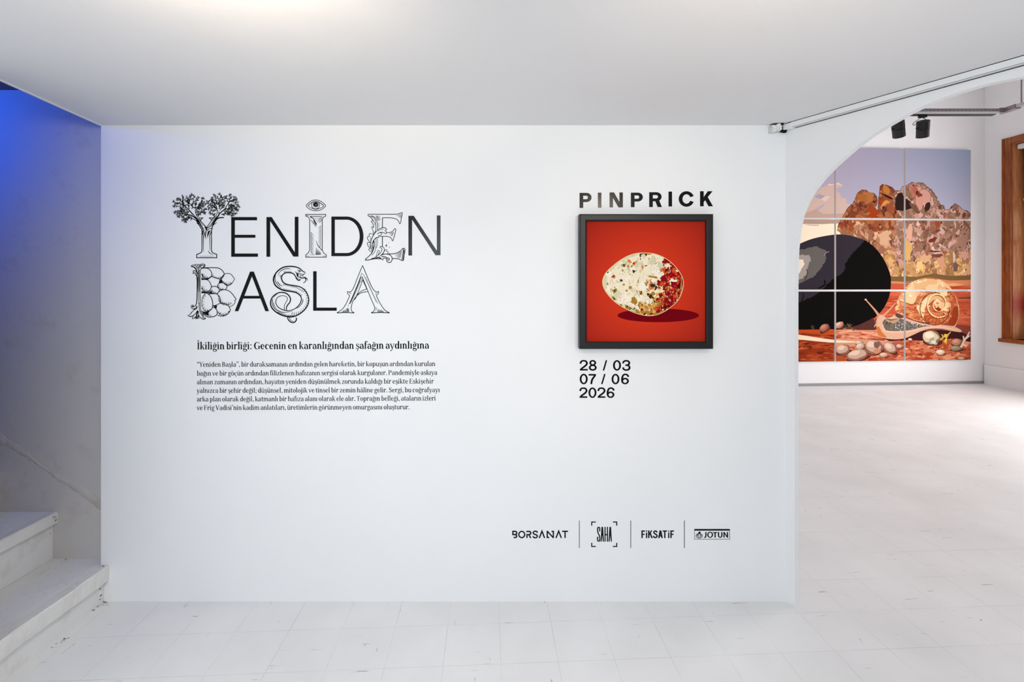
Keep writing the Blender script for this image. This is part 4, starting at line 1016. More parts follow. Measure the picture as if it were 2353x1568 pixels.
for row in ((('2', 150, 322, 272, 483), ('8', 288, 320, 411, 486), ('/', 503, 324, 573, 484), ('0', 662, 322, 786, 485), ('3', 808, 322, 931, 486)),
            (('0', 148, 533, 272, 696), ('7', 285, 537, 398, 693), ('/', 478, 536, 548, 693), ('0', 640, 534, 762, 696), ('6', 788, 532, 908, 696)),
            (('2', 146, 745, 266, 905), ('0', 283, 744, 407, 907), ('2', 425, 745, 544, 905), ('6', 564, 744, 684, 907))):
    for ch, x0, y0, x1, y1 in row:
        I = Ink(1310, 780, 6.723); put_digit(I, ch, x0, y0, x1, y1)
        ink_object('digit' if ch != '/' else 'slash', I, dt)

# ------------------------------------------------------------------ sponsor marks
KL = 2353 / 280.0; KR = 2353 / 270.0
L1 = (1160, 1180, KL); L2 = (1430, 1180, KR); L3 = (1588, 1208, 23.53)
def logo(name, cx, base, label): return empty(name, wall_pt(cx, base), label, 'logo')
g = logo('wordmark', 1241, 1238, 'wide black wordmark, leftmost of the four marks low on the wall')
w = 3.1
def one(parent, name, view, *strokes, ww=w, sm=0):
    I = Ink(*view)
    for q in strokes: I.stroke(q, ww, sm)
    return ink_object(name, I, parent)
one(g, 'letter', L1, [(142, 349), (205, 349), (228, 362), (230, 390), (208, 411), (155, 411), (155, 340)], [(200, 411), (226, 425), (230, 450), (210, 468), (168, 468)])
I = Ink(*L1); I.ring(258, 397, 337, 483, 26, 26, 26, 26); ink_object('letter', I, g)
one(g, 'letter', L1, [(413, 351), (480, 351), (500, 365), (500, 395), (480, 412), (428, 412), (428, 478)], [(462, 410), (500, 478)])
one(g, 'letter', L1, [(634, 372), (610, 350), (570, 348), (548, 375), (565, 402), (608, 416), (628, 440), (612, 466), (570, 470), (540, 445)], sm=4)
one(g, 'letter', L1, [(666, 478), (717, 345), (768, 478)])
one(g, 'letter', L1, [(856, 466), (819, 466), (819, 338)], [(819, 345), (937, 474)], [(937, 478), (937, 350), (902, 350)])
one(g, 'letter', L1, [(987, 478), (1040, 345), (1091, 478)])
one(g, 'letter', L1, [(1105, 349), (1220, 349)], [(1163, 349), (1163, 478)])
g = logo('bracketed_logo', 1388, 1258, 'tall narrow black letters framed by four corner brackets on the wall')
for q in ([(1678, 240), (1678, 169), (1755, 169)], [(2087, 169), (2161, 169), (2161, 240)], [(1678, 570), (1678, 641), (1755, 641)], [(2087, 641), (2161, 641), (2161, 570)]):
    one(g, 'bracket', L1, q, ww=2.5)
one(g, 'letter', L1, [(1833, 352), (1833, 300), (1828, 278), (1812, 271), (1796, 279), (1791, 305), (1797, 370), (1822, 425), (1833, 470), (1833, 515), (1827, 532), (1812, 538), (1796, 531), (1791, 510), (1791, 452)], ww=2.7, sm=3)
for x in (1850, 2003):
    I = Ink(*L1); I.quad((x + 16, 262), (x + 48, 262), (x + 20, 548), (x - 1, 548)).quad((x + 16, 262), (x + 48, 262), (x + 64, 548), (x + 43, 548)).rect(x + 10, 410, x + 54, 432); ink_object('letter', I, g)
I = Ink(*L1); I.rect(1924, 262, 1946, 548).rect(1970, 262, 1992, 548).rect(1940, 402, 1975, 425); ink_object('letter', I, g)
g = logo('wordmark', 1511, 1238, 'condensed bold black wordmark with dotted small letters, third of the four marks')
def L_F(x):
    I = Ink(*L2); I.rect(x, 343, x + 28, 497).rect(x, 343, x + 74, 369).rect(x, 410, x + 66, 434); ink_object('letter', I, g)
def L_i(x):
    I = Ink(*L2); I.rect(x, 385, x + 26, 497).rect(x, 343, x + 26, 367); ink_object('letter', I, g)
L_F(381); L_i(472)
I = Ink(*L2); I.rect(515, 343, 543, 497).quad((570, 343), (603, 343), (543, 440), (543, 395)).quad((548, 415), (566, 388), (612, 497), (578, 497)); ink_object('letter', I, g)
one(g, 'letter', L2, [(692, 385), (682, 362), (660, 355), (636, 365), (634, 392), (655, 412), (685, 432), (695, 455), (680, 480), (652, 485), (632, 475), (624, 450)], ww=3.1, sm=4)
I = Ink(*L2); I.quad((745, 343), (780, 343), (745, 497), (716, 497)).quad((745, 343), (780, 343), (810, 497), (781, 497)).rect(742, 440, 785, 464); ink_object('letter', I, g)
I = Ink(*L2); I.rect(806, 343, 893, 369).rect(836, 343, 864, 497); ink_object('letter', I, g)
L_i(915); L_F(960)
g = logo('boxed_logo', 1636, 1240, 'small boxed black logo with a bird emblem, right end of the row')
I = Ink(*L3); I.rect(170, 190, 2095, 280).rect(170, 270, 192, 755).rect(2073, 270, 2095, 755).rect(170, 733, 2095, 755); ink_object('border', I, g)
I = Ink(*L3); I.rect(765, 355, 835, 560).ring(640, 835, 400, 675, 60, 70, 60, 60, 0, 112, 16); ink_object('letter', I, g)
I = Ink(*L3); I.ring(870, 1187, 338, 667, 72, 72, 45, 45); ink_object('letter', I, g)
I = Ink(*L3); I.rect(1180, 360, 1412, 408).rect(1262, 360, 1334, 655); ink_object('letter', I, g)
I = Ink(*L3); I.rect(1445, 355, 1515, 560).rect(1625, 355, 1695, 560).ring(1445, 1695, 440, 667, 70, 70, 50, 50, 0, 180, 18); ink_object('letter', I, g)
I = Ink(*L3); I.rect(1745, 355, 1812, 655).rect(1931, 355, 1998, 655).quad((1750, 355), (1812, 355), (1993, 655), (1931, 655)); ink_object('letter', I, g)
I = Ink(*L3)
I.ring(240, 635, 430, 695, 16, 16, 16, 16, 0, 360).ring(300, 575, 440, 690, 12, 12, 2, 2).rect(250, 540, 395, 556).rect(485, 540, 630, 556).rect(265, 590, 395, 604).rect(485, 590, 615, 604).rect(285, 500, 395, 512).rect(485, 500, 600, 512).rect(330, 490, 342, 650).rect(540, 490, 552, 650)
I.ring(375, 505, 420, 690, 26, 26, 26, 14)
I.fill([(290, 490), (365, 440), (385, 390), (420, 345), (450, 325), (490, 328), (508, 350), (500, 400), (520, 440), (600, 490), (505, 485), (490, 450), (440, 425), (390, 450), (375, 490)])
I.fill([(360, 670), (400, 640), (440, 672), (480, 640), (520, 670), (480, 692), (400, 692)])
ink_object('emblem', I, g)
for x, a, lb in ((1331.1, 1, 'thin vertical rule between the widest wordmark and the bracketed logo'), (1449.3, 2, 'thin vertical rule between the bracketed logo and the condensed wordmark'), (1572.6, 3, 'thin vertical rule between the condensed wordmark and the boxed logo')):
    I = Ink(); I.rect(x - .65, 1196.6, x + .65, 1259.8); o = ink_object('divider_line', I, None); tag(o, lb, 'divider', 'rules between the wall logos')

# ------------------------------------------------------------------ painted pictures: helpers
def in_poly(x, y, P):
    c = False; j = len(P) - 1
    for i in range(len(P)):
        if (P[i][1] > y) != (P[j][1] > y) and x < (P[j][0] - P[i][0]) * (y - P[i][1]) / (P[j][1] - P[i][1]) + P[i][0]: c = not c
        j = i
    return c
def clip_convex(pts, C):
    """Sutherland-Hodgman against a convex clockwise-or-not polygon"""
    area_ = sum(C[i][0] * C[(i + 1) % len(C)][1] - C[(i + 1) % len(C)][0] * C[i][1] for i in range(len(C)))
    sgn = 1 if area_ > 0 else -1
    out = pts
    for i in range(len(C)):
        a, b = C[i], C[(i + 1) % len(C)]
        f = lambda p: sgn * ((b[0] - a[0]) * (p[1] - a[1]) - (b[1] - a[1]) * (p[0] - a[0]))
        inp, out = out, []
        for k in range(len(inp)):
            p, q = inp[k], inp[(k + 1) % len(inp)]; fp, fq = f(p), f(q)
            if fp >= 0: out.append(p)
            if (fp >= 0) != (fq >= 0):
                u = fp / (fp - fq); out.append((p[0] + (q[0] - p[0]) * u, p[1] + (q[1] - p[1]) * u))
        if len(out) < 3: return []
    return out


def jag(pts, amp, n):
    """roughens an outline: n extra points on each edge, pushed about"""
    out = []; L = len(pts)
    for i in range(L):
        a, b = pts[i], pts[(i + 1) % L]; out.append(a)
        l = math.hypot(b[0] - a[0], b[1] - a[1])
        for k in range(1, n):
            u = k / n; d = rnd.uniform(-amp, amp) * min(1, l / 80)
            out.append((a[0] + (b[0] - a[0]) * u - (b[1] - a[1]) / l * d, a[1] + (b[1] - a[1]) * u + (b[0] - a[0]) / l * d))
    return out


class Paint:
    """stack of painted shapes: (tessellated pieces, colour), later shapes lie over earlier ones"""
    def __init__(s): s.shapes = []
    def poly(s, pts, col, smooth=0):
        I = Ink(); I.fill(pts, smooth); s.shapes.append(([p for p, _ in I.p], col)); return s
    def line(s, pts, w, col, smooth=4):
        I = Ink(); I.stroke(pts, w, smooth); s.shapes.append(([p for p, _ in I.p], col)); return s
    def blob(s, x, y, rx, ry, col, rnd, rough=0.35, n=9, rot=None, clip=None):
        rot = rnd.uniform(0, 3.14) if rot is None else rot; c, d = math.cos(rot), math.sin(rot); q = []
        for k in range(n):
            a = 2 * math.pi * k / n; r_ = 1 + rnd.uniform(-rough, rough)
            u, v = rx * r_ * math.cos(a), ry * r_ * math.sin(a); q.append((x + u * c - v * d, y + u * d + v * c))
        q = smooth_pts(q, 3, True); I = Ink(); I.fill(q); P = [p for p, _ in I.p]
        if clip: P = [z for z in (clip_convex(p, clip) for p in P) if z]
        s.shapes.append((P, col)); return s


def pn(scale, off, detail=3.5, dist=.25, rough=.55, sy=0.8):
    """paint-patch noise in picture coordinates"""
    m_ = t.add('ShaderNodeMapping'); m_.inputs['Location'].default_value = (off, off * .7, 0); m_.inputs['Scale'].default_value = (1.0, sy, 1)
    t.ln(uvn.outputs[0], m_.inputs['Vector'])
    n_ = t.add('ShaderNodeTexNoise', i_Scale=scale, i_Detail=detail, i_Distortion=dist, i_Roughness=rough); t.ln(m_.outputs[0], n_.inputs['Vector']); return n_.outputs[0]
def step(f, e): return t.ramp(f, [(0, (0, 0, 0, 1)), (e, (1, 1, 1, 1))], 'CONSTANT').outputs[0]
def islands(base, cols, sc, off, sy=0.8):
    c_ = srgb(*base) if isinstance(base, tuple) else base
    for k, (rgb, e, f_) in enumerate(cols): c_ = t.mix(step(pn(sc * f_, off + k * 2.37, sy=sy), e), c_, srgb(*rgb))
    return c_


def use_mat(m_):
    global t, uvn
    t = NT(m_); uvn = t.add('ShaderNodeUVMap'); uvn.uv_map = 'UVMap'
def imat(name, base, cols, sc, off, sy=0.8):
    m_ = mat(name, base, 0.9, 0.06); use_mat(m_); t.ln(islands(base, cols, sc, off, sy), t.b.inputs['Base Color']); return m_


PM = {}
def paint_mat(rgb, rough=0.75):
    k = tuple(rgb)
    if k not in PM: PM[k] = mat('paint %d %d %d' % k, k, 0.9, 0.06)
    return PM[k]


# ------------------------------------------------------------------ framed egg picture
YF = DW / 1.025
def pf(x, y, yy=YF): return ((x - CX) * yy / FPX, EYE - (y - HOR) * yy / FPX)
fx0, fz1 = pf(1331.7, 491.7); fx1, fz0 = pf(1639.8, 802.7); ix0, iz1 = pf(1348.3, 508.0); ix1, iz0 = pf(1622.8, 786.6)
fp = empty('framed_picture', ((fx0 + fx1) / 2, DW, fz0), 'square black-framed picture of a speckled egg on a red ground', 'picture')
prof = [(0.0, DW - 0.001), (0.0, YF + 0.006), (0.003, YF + 0.001), (0.006, YF), (0.036 - 0.007, YF), (0.036 - 0.003, YF + 0.002), (0.036, YF + 0.005), (0.036, YF + 0.022), (0.030, DW - 0.001)]
crn = [(fx0, fz0, 1, 1), (fx1, fz0, -1, 1), (fx1, fz1, -1, -1), (fx0, fz1, 1, -1)]
for i in range(4):
    bm = bmesh.new(); rows = []
    for (x, z, sx, sz), g_ in ((crn[i], 1), (crn[(i + 1) % 4], -1)):
        gx, gz = ((.00025 * g_ * (1 if i == 0 else -1), 0) if i % 2 == 0 else (0, .00025 * g_ * (1 if i == 1 else -1)))
        rows.append([bm.verts.new((x + sx * a + gx, y, z + sz * a + gz)) for a, y in prof])
    for k in range(len(prof)): bm.faces.new((rows[0][k], rows[1][k], rows[1][(k + 1) % len(prof)], rows[0][(k + 1) % len(prof)]))
    bm.faces.new(rows[0]); bm.faces.new(rows[1][::-1])
    bmesh.ops.recalc_face_normals(bm, faces=bm.faces)
    finish('frame_rail', bm, M['frame_black'], fp)
# mitre seams are left to the joints of the moulding; picture panel lies inside
PNT = Paint(); rnd = random.Random(5); V = lambda x, y: (1310 + x / 3.92, 420 + y / 3.92)
PNT.poly([V(803 + 370 * math.cos(a), 1198 + 62 * math.sin(a)) for a in [2 * math.pi * k / 40 for k in range(40)]], (112, 2, 16))
EGG = [(295, 895), (305, 850), (330, 805), (380, 755), (450, 700), (530, 655), (610, 632), (690, 628), (770, 638), (850, 668), (920, 715), (985, 785), (1022, 850), (1035, 910), (1020, 985), (985, 1060), (930, 1115), (860, 1165), (790, 1195), (720, 1204), (650, 1195), (570, 1170), (480, 1125), (400, 1070), (340, 1005), (305, 945)]
egg = [V(*p) for p in smooth_pts(EGG, 4, True)]
inner = [V(665 + (p[0] - 665) * .985, 915 + (p[1] - 915) * .985) for p in smooth_pts(EGG, 2, True)]
CREAM, PALE, OCH, GOLD, CRIM, VERM, ORNG, DARK, BUFF = (240, 226, 196), (214, 206, 168), (172, 126, 44), (226, 168, 84), (140, 8, 24), (212, 66, 32), (222, 120, 62), (58, 42, 26), (246, 234, 214)
PNT.poly(egg, (232, 212, 162))
EGM = mat('speckled egg', CREAM, 0.9, 0.06); use_mat(EGM)
c_ = islands(CREAM, [(BUFF, .55, .7), (PALE, .60, .6), ((226, 208, 180), .62, 1.2), (PALE, .62, 1.0), (OCH, .685, 1.4), ((150, 136, 70), .69, 1.7), (ORNG, .70, 1.5), (DARK, .695, 2.0), (DARK, .70, 2.8)], 17, 3.0)
sx = t.add('ShaderNodeSeparateXYZ'); t.ln(uvn.outputs[0], sx.inputs[0])
def lin(au, av, an, c0):                       # au*u + av*v + an*noise + c0
    a_ = t.add('ShaderNodeMath', operation='MULTIPLY_ADD', i_1=au); t.ln(sx.outputs[0], a_.inputs[0]); a_.inputs[2].default_value = c0
    b_ = t.add('ShaderNodeMath', operation='MULTIPLY_ADD', i_1=av); t.ln(sx.outputs[1], b_.inputs[0]); t.ln(a_.outputs[0], b_.inputs[2])
    d_ = t.add('ShaderNodeMath', operation='MULTIPLY_ADD', i_1=an); t.ln(pn(16, 21.0, 5, .2, .62), d_.inputs[0]); t.ln(b_.outputs[0], d_.inputs[2]); return d_.outputs[0]
ochre = islands(OCH, [(GOLD, .53, 1.0), (PALE, .58, 1.0), (ORNG, .60, 1.2), (BUFF, .62, 1.3), ((120, 92, 40), .62, 1.5), (CRIM, .64, 1.3), (DARK, .67, 2.2)], 20, 31.0)
crim = islands(CRIM, [(VERM, .56, .9), (OCH, .60, 1.3), (GOLD, .63, 1.6), (ORNG, .62, 1.4), (BUFF, .64, 1.5), ((96, 4, 18), .62, 1.0), (OCH, .66, 2.4)], 20, 57.0)
c_ = t.mix(step(lin(.50, -.62, .75, .10), .5), c_, ochre)
c_ = t.mix(step(lin(.95, .80, .70, -1.0), .60), c_, ochre)
c_ = t.mix(step(lin(1.25, -.30, .70, -.62), .385), c_, crim)
t.ln(c_, t.b.inputs['Base Color'])
PNT.poly(inner, EGM)
def eb(x, y, rx, ry, c, rough=.35, n=9, rot=None):
    X, Y_ = V(x, y); PNT.blob(X, Y_, rx / 3.92, ry / 3.92, c, rnd, rough, n, rot, inner)
def dens(x, y):                                # how far right / low in the egg
    return (x - 300) / 740.0
for x, y, rx, ry, r_ in ((318, 905, 22, 90, 0.1), (400, 742, 90, 20, -.6), (540, 662, 100, 16, -.4), (370, 1040, 80, 16, .78), (490, 1118, 100, 14, .45)):
    eb(x, y, rx, ry, PALE, .3, 14, r_)
for x, y, rx, ry, r_ in ((690, 636, 50, 9, 0), (1012, 930, 10, 90, 0), (830, 1172, 80, 12, -.35), (580, 1070, 26, 30, .4), (760, 850, 42, 10, .3), (680, 1170, 40, 12, 0)):
    eb(x, y, rx, ry, OCH, .45, 15, r_)
for x, y, rx, ry in ((955, 885, 20, 9), (930, 876, 14, 10)):
    eb(x, y, rx, ry, BUFF, .45, 11)
for x, y, rx, ry, c in ((540, 705, 10, 22, ORNG), (585, 730, 28, 14, ORNG), (530, 755, 12, 14, ORNG), (658, 760, 10, 26, ORNG), (400, 850, 14, 18, ORNG), (735, 910, 38, 14, ORNG), (740, 940, 24, 20, ORNG), (710, 965, 16, 8, OCH), (620, 890, 18, 6, OCH), (550, 945, 14, 16, OCH), (517, 975, 9, 13, OCH), (490, 917, 9, 9, (150, 130, 30)), (407, 975, 18, 22, (130, 120, 40)), (342, 912, 8, 10, (130, 110, 50)), (400, 1045, 16, 12, OCH), (645, 990, 18, 16, OCH), (740, 1010, 30, 24, OCH), (515, 1120, 26, 12, (150, 130, 40)), (630, 1110, 16, 10, OCH), (490, 745, 14, 18, (120, 116, 40)), (480, 790, 10, 10, (150, 140, 80)), (345, 808, 10, 8, (120, 96, 40)), (468, 882, 12, 12, (110, 100, 70)), (465, 1110, 16, 12, (140, 120, 40))):
    eb(x, y, rx, ry, c, .45, 10)
for x, y, rx, ry in ((640, 657, 18, 9), (650, 645, 8, 6), (642, 687, 10, 5), (582, 800, 12, 12), (575, 790, 6, 8), (692, 747, 6, 11), (690, 648, 14, 12), (395, 840, 9, 11), (755, 925, 22, 18), (785, 945, 16, 14), (772, 965, 16, 6), (730, 1025, 24, 14), (710, 1005, 10, 9), (745, 1030, 16, 8), (640, 1000, 10, 6), (650, 985, 8, 5), (490, 742, 7, 9), (466, 880, 9, 8), (407, 972, 6, 9), (402, 1048, 8, 7), (345, 806, 7, 5), (585, 1136, 12, 6), (520, 1118, 8, 8), (545, 1140, 12, 5), (770, 1070, 8, 9), (680, 1185, 12, 6), (875, 885, 7, 9), (848, 938, 8, 6), (852, 742, 10, 6), (580, 725, 8, 6), (770, 905, 5, 5), (655, 1105, 8, 6)):
    eb(x, y, rx, ry, DARK, .45, 9)
for _ in range(110):
    x, y = rnd.uniform(340, 900), rnd.uniform(650, 1160); eb(x, y, rnd.uniform(1.6, 4.2), rnd.uniform(1.4, 3), rnd.choice((DARK, DARK, (110, 96, 50), OCH)), .3, 6)
BASE = mat('red picture ground', (196, 38, 16), 0.8, 0.15); t = NT(BASE)
uvn = t.add('ShaderNodeUVMap'); uvn.uv_map = 'UVMap'
nn = t.add('ShaderNodeTexNoise', i_Scale=380.0, i_Detail=2.0); t.ln(uvn.outputs[0], nn.inputs['Vector'])
sb_ = t.add('ShaderNodeVectorMath', operation='DISTANCE'); sb_.inputs[1].default_value = (0.5, 0.47, 0); t.ln(uvn.outputs[0], sb_.inputs[0])
cc = t.ramp(sb_.outputs['Value'], [(0.25, srgb(206, 48, 20)), (0.72, srgb(146, 18, 10))]).outputs[0]
cc = t.mix(t.ramp(nn.outputs[0], [(0.42, (0, 0, 0, 1)), (0.62, (0.28, 0.28, 0.28, 1))]).outputs[0], cc, srgb(222, 70, 34))
t.ln(cc, t.b.inputs['Base Color']); t.bump(nn.outputs[0], 0.25, 0.001)


def painted_panel(name, parent, shapes, rect, to3d, depth_dir, thick, base_mat, edge_mat, extra=None):
    """a stretched canvas: box plus thin coats of paint on its front. rect = (u0, v0, u1, v1) in picture units; to3d(u, v, out)"""
    u0, v0, u1, v1 = rect; bm = bmesh.new(); uv = bm.loops.layers.uv.new('UVMap')
    cor = [(u0, v0), (u1, v0), (u1, v1), (u0, v1)]
    f_ = [bm.verts.new(to3d(a, b, 0)) for a, b in cor]; b_ = [bm.verts.new(to3d(a, b, -thick)) for a, b in cor]
    ff = bm.faces.new(f_); ff.material_index = 0
    bm.faces.new(b_[::-1]).material_index = 1
    for i in range(4): bm.faces.new((f_[i], b_[i], b_[(i + 1) % 4], f_[(i + 1) % 4])).material_index = 1
    mats = [base_mat, edge_mat]; idx = {}
    C = [(u0, v0), (u1, v0), (u1, v1), (u0, v1)]; lift = 0.00008
    for pieces, col in shapes:
        got = False
        for q in pieces:
            xs = [p[0] for p in q]; ys = [p[1] for p in q]
            if max(xs) < u0 or min(xs) > u1 or max(ys) < v0 or min(ys) > v1: continue
            q = clip_convex(q, C)
            if len(q) < 3: continue
            if col not in idx:
                idx[col] = len(mats); mats.append(col if isinstance(col, bpy.types.Material) else paint_mat(col))
            try: f = bm.faces.new([bm.verts.new(to3d(a, b, lift)) for a, b in q])
            except ValueError: continue
            f.material_index = idx[col]; got = True
        if got: lift += 0.000012
    S = extra or (u0, v0, u1, v1)
    for f in bm.faces:
        f.normal_update()
        if f.normal.dot(depth_dir) < 0 and f.material_index != 1: f.normal_flip()
    inv = {}
    for f in bm.faces:
        for l in f.loops:
            inv.setdefault(l.vert, None)
    # picture coordinates as uv
    for f in bm.faces:
        for l in f.loops:
            a, b = from3d[0](l.vert.co); l[uv].uv = ((a - S[0]) / (S[2] - S[0]), 1 - (b - S[1]) / (S[3] - S[1]))
    return finish(name, bm, mats, parent)


YP = YF + 0.016
kk = (YF) / FPX
def egg3d(u, v, out): return ((u - CX) * kk, YP - out, EYE - (v - HOR) * kk)
from3d = [lambda co: (co.x / kk + CX, HOR - (co.z - EYE) / kk)]
painted_panel('painted_canvas', fp, PNT.shapes, (1347.2, 507.0, 1623.8, 787.6), egg3d, Vector((0, -1, 0)), 0.02, BASE, M['linen'])

# ------------------------------------------------------------------ nine-panel mural in the far room
FO = 0.045
Dm = D0 + DN * FO
def far_uv(px, py):
    """photo pixel -> (distance along the far wall, height) on the front of the canvases"""
    a = (px - CX) / FPX
    s_ = (a * Dm.y - Dm.x) / (DU.x - a * DU.y); Y_ = Dm.y + DU.y * s_
    return s_, EYE + (HOR - py) * Y_ / FPX
FZA = lambda x, y: far_uv(1800 + x / 5.227, 320 + y / 5.227)
FZB = lambda x, y: far_uv(1800 + x / 5.227, 600 + y / 5.227)
PX = 0.0069                                   # metres per photo pixel out there
P = Paint(); rnd = random.Random(12)
A = lambda pts: [FZA(*p) for p in pts]
B = lambda pts: [FZB(*p) for p in pts]
q1 = lambda F, x, y, rx, ry, c, rough=.35, n=9, rot=None: P.blob(*F(x, y), rx / 5.227 * PX, ry / 5.227 * PX, c, rnd, rough, n, (None if rot is None else -rot))
# clouds and pale horizon
P.poly(A([(-300, 960), (-300, 640), (380, 690), (400, 640), (450, 580), (520, 560), (540, 530), (600, 545), (660, 520), (720, 560), (700, 575), (650, 582), (640, 620), (680, 650), (690, 700), (760, 715), (755, 770), (800, 790), (900, 900), (900, 960)]), (206, 176, 164))
P.poly(A([(380, 690), (420, 660), (500, 680), (470, 720), (400, 705)]), (168, 156, 176))
P.poly(A([(350, 860), (420, 820), (500, 770), (490, 800), (420, 850), (370, 880)]), (178, 164, 170))
P.poly(A([(450, 720), (510, 680), (570, 690), (500, 750)]), (222, 196, 184))
P.poly(A([(530, 540), (600, 540), (660, 520), (720, 560), (640, 545), (560, 560)]), (226, 198, 184))
P.poly(A([(-300, 900), (250, 890), (380, 850), (440, 870), (480, 900), (760, 890), (760, 960), (-300, 960)]), (190, 158, 142))
P.poly(A([(-300, 950), (760, 950), (700, 1020), (-300, 1020)]), (176, 146, 132))
P.poly(A([(-300, 1010), (460, 1022), (560, 1016), (720, 1012), (760, 1500), (-300, 1500)]), (242, 224, 198))
P.poly(A([(250, 1025), (430, 1030), (420, 1042), (300, 1036)]), (190, 164, 146))
# rock
ROCK = [(650, 1100), (655, 1050), (690, 975), (720, 920), (760, 850), (790, 810), (840, 770), (870, 700), (900, 640), (940, 610), (990, 610), (1030, 645), (1090, 650), (1125, 700), (1130, 750), (1115, 800), (1085, 820), (1110, 845), (1140, 850), (1145, 700), (1155, 640), (1160, 570), (1190, 543), (1250, 555), (1300, 575), (1340, 620), (1410, 620), (1430, 570), (1500, 545), (1540, 518), (1600, 528), (1670, 522), (1720, 570), (1780, 605), (1820, 670), (1848, 700), (1840, 740), (1870, 745), (1880, 785), (1930, 800), (1940, 850), (1990, 850), (2010, 820), (2060, 775), (2110, 800), (2160, 850), (2210, 860), (2300, 940), (2300, 1720), (690, 1720), (690, 1140)]
RK = mat('painted rock', (138, 86, 62), 0.9, 0.06); use_mat(RK)
brown = islands((144, 78, 50), [((120, 62, 42), .52, .8), ((166, 98, 58), .55, .9), ((178, 112, 66), .60, 1.1), ((150, 62, 30), .61, .9), ((98, 48, 34), .615, 1.3), ((196, 140, 98), .645, 1.3), ((64, 32, 24), .66, 2.0)], 22, 0.0)
pink = islands((140, 104, 82), [((160, 118, 98), .51, .8), ((190, 144, 126), .545, .9), ((124, 84, 66), .575, 1.1), ((204, 162, 148), .59, 1.2), ((150, 90, 70), .62, 1.0), ((104, 66, 54), .62, 1.6), ((214, 178, 164), .645, 1.6), ((84, 46, 38), .67, 1.8)], 22, 11.0)
mid = islands((150, 98, 72), [((128, 82, 60), .53, .8), ((196, 148, 118), .545, .8), ((172, 116, 84), .56, 1.1), ((208, 164, 130), .60, 1.2), ((112, 66, 50), .62, 1.4), ((214, 176, 140), .64, 1.6), ((92, 52, 38), .66, 2.0)], 22, 29.0)
gold = islands((184, 136, 86), [((160, 114, 74), .53, .8), ((206, 160, 102), .55, .9), ((146, 100, 66), .58, 1.1), ((222, 180, 122), .60, 1.1), ((206, 150, 116), .60, .9), ((118, 82, 60), .63, 1.3), ((234, 200, 146), .645, 1.4)], 20, 47.0)
sx = t.add('ShaderNodeSeparateXYZ'); t.ln(uvn.outputs[0], sx.inputs[0])
nw = pn(8, 1.3, 5, .2, .6)
def push(f, amt):
    m_ = t.add('ShaderNodeMath', operation='MULTIPLY_ADD', i_1=amt); t.ln(nw, m_.inputs[0]); t.ln(f, m_.inputs[2]); return m_.outputs[0]
low = t.mix(step(push(sx.outputs[0], .40), .84), mid, pink)
top = t.mix(step(push(sx.outputs[0], .34), .79), brown, pink)
c_ = t.mix(step(push(sx.outputs[1], .30), .765), low, top)
c_ = t.mix(step(push(sx.outputs[1], .45), .70), gold, c_)
t.ln(c_, t.b.inputs['Base Color'])
OUTL = jag(ROCK[:58], 5, 4) + ROCK[58:]
P.poly(A(OUTL), RK)
P.line(A(OUTL[:-8]), .008, (92, 54, 40), 0)
def scatter(F, poly, n, x0, x1, y0, y1, r0, r1, cols, asp=(.35, .8), rough=.45, rot=None):
    k = 0; tries = 0
    while k < n and tries < n * 12:
        tries += 1
        x, y = rnd.uniform(x0, x1), rnd.uniform(y0, y1); r_ = rnd.uniform(r0, r1)
        if poly and not all(in_poly(x + dx * r_ * 1.35, y + dy * r_ * 1.35, poly) for dx, dy in ((0, 0), (1, 0), (-1, 0), (0, 1), (0, -1), (.7, .7), (-.7, .7), (.7, -.7), (-.7, -.7))): continue
        q1(F, x, y, r_, r_ * rnd.uniform(*asp), rnd.choice(cols), rough, rnd.choice((8, 10, 12)), rot); k += 1
BR = [(150, 76, 44), (112, 54, 36), (176, 104, 58), (130, 72, 50), (92, 44, 32)]
q1(FZA, 1030, 690, 66, 60, (172, 108, 58), .3, 14); q1(FZA, 950, 700, 44, 80, (164, 96, 48), .3, 14)
q1(FZA, 1060, 850, 50, 60, (154, 60, 22), .3, 12); q1(FZA, 1090, 900, 70, 34, (156, 58, 20), .3, 12); q1(FZA, 1240, 610, 60, 38, (186, 116, 56), .25); q1(FZA, 1230, 730, 70, 34, (160, 66, 28), .3); q1(FZA, 1250, 690, 70, 14, (46, 24, 18), .3); q1(FZA, 1220, 770, 50, 26, (208, 140, 72), .3)
q1(FZA, 1590, 640, 70, 60, (178, 112, 96), .45, 14); q1(FZA, 1580, 610, 46, 46, (176, 96, 80), .4); q1(FZA, 1700, 690, 70, 90, (206, 150, 134), .2, 12); q1(FZA, 1640, 740, 80, 50, (206, 146, 126), .25, 12); q1(FZA, 1610, 650, 28, 34, (74, 34, 26), .4); q1(FZA, 1640, 670, 30, 26, (128, 58, 46), .4)
P.poly(A([(1340, 790), (1355, 700), (1380, 650), (1425, 640), (1450, 700), (1530, 750), (1545, 830), (1430, 862), (1350, 850)]), (44, 28, 24))
q1(FZA, 1730, 800, 36, 50, (56, 34, 28), .35, 9, .5); q1(FZA, 1580, 830, 80, 34, (112, 78, 60), .3)
q1(FZA, 1850, 1030, 26, 46, (158, 66, 34), .45, 14, 0); q1(FZA, 1800, 1210, 30, 50, (112, 48, 36), .35); q1(FZA, 1520, 1120, 40, 100, (214, 160, 134), .35, 12, 0); q1(FZA, 1220, 1180, 90, 80, (206, 160, 126), .45, 16)
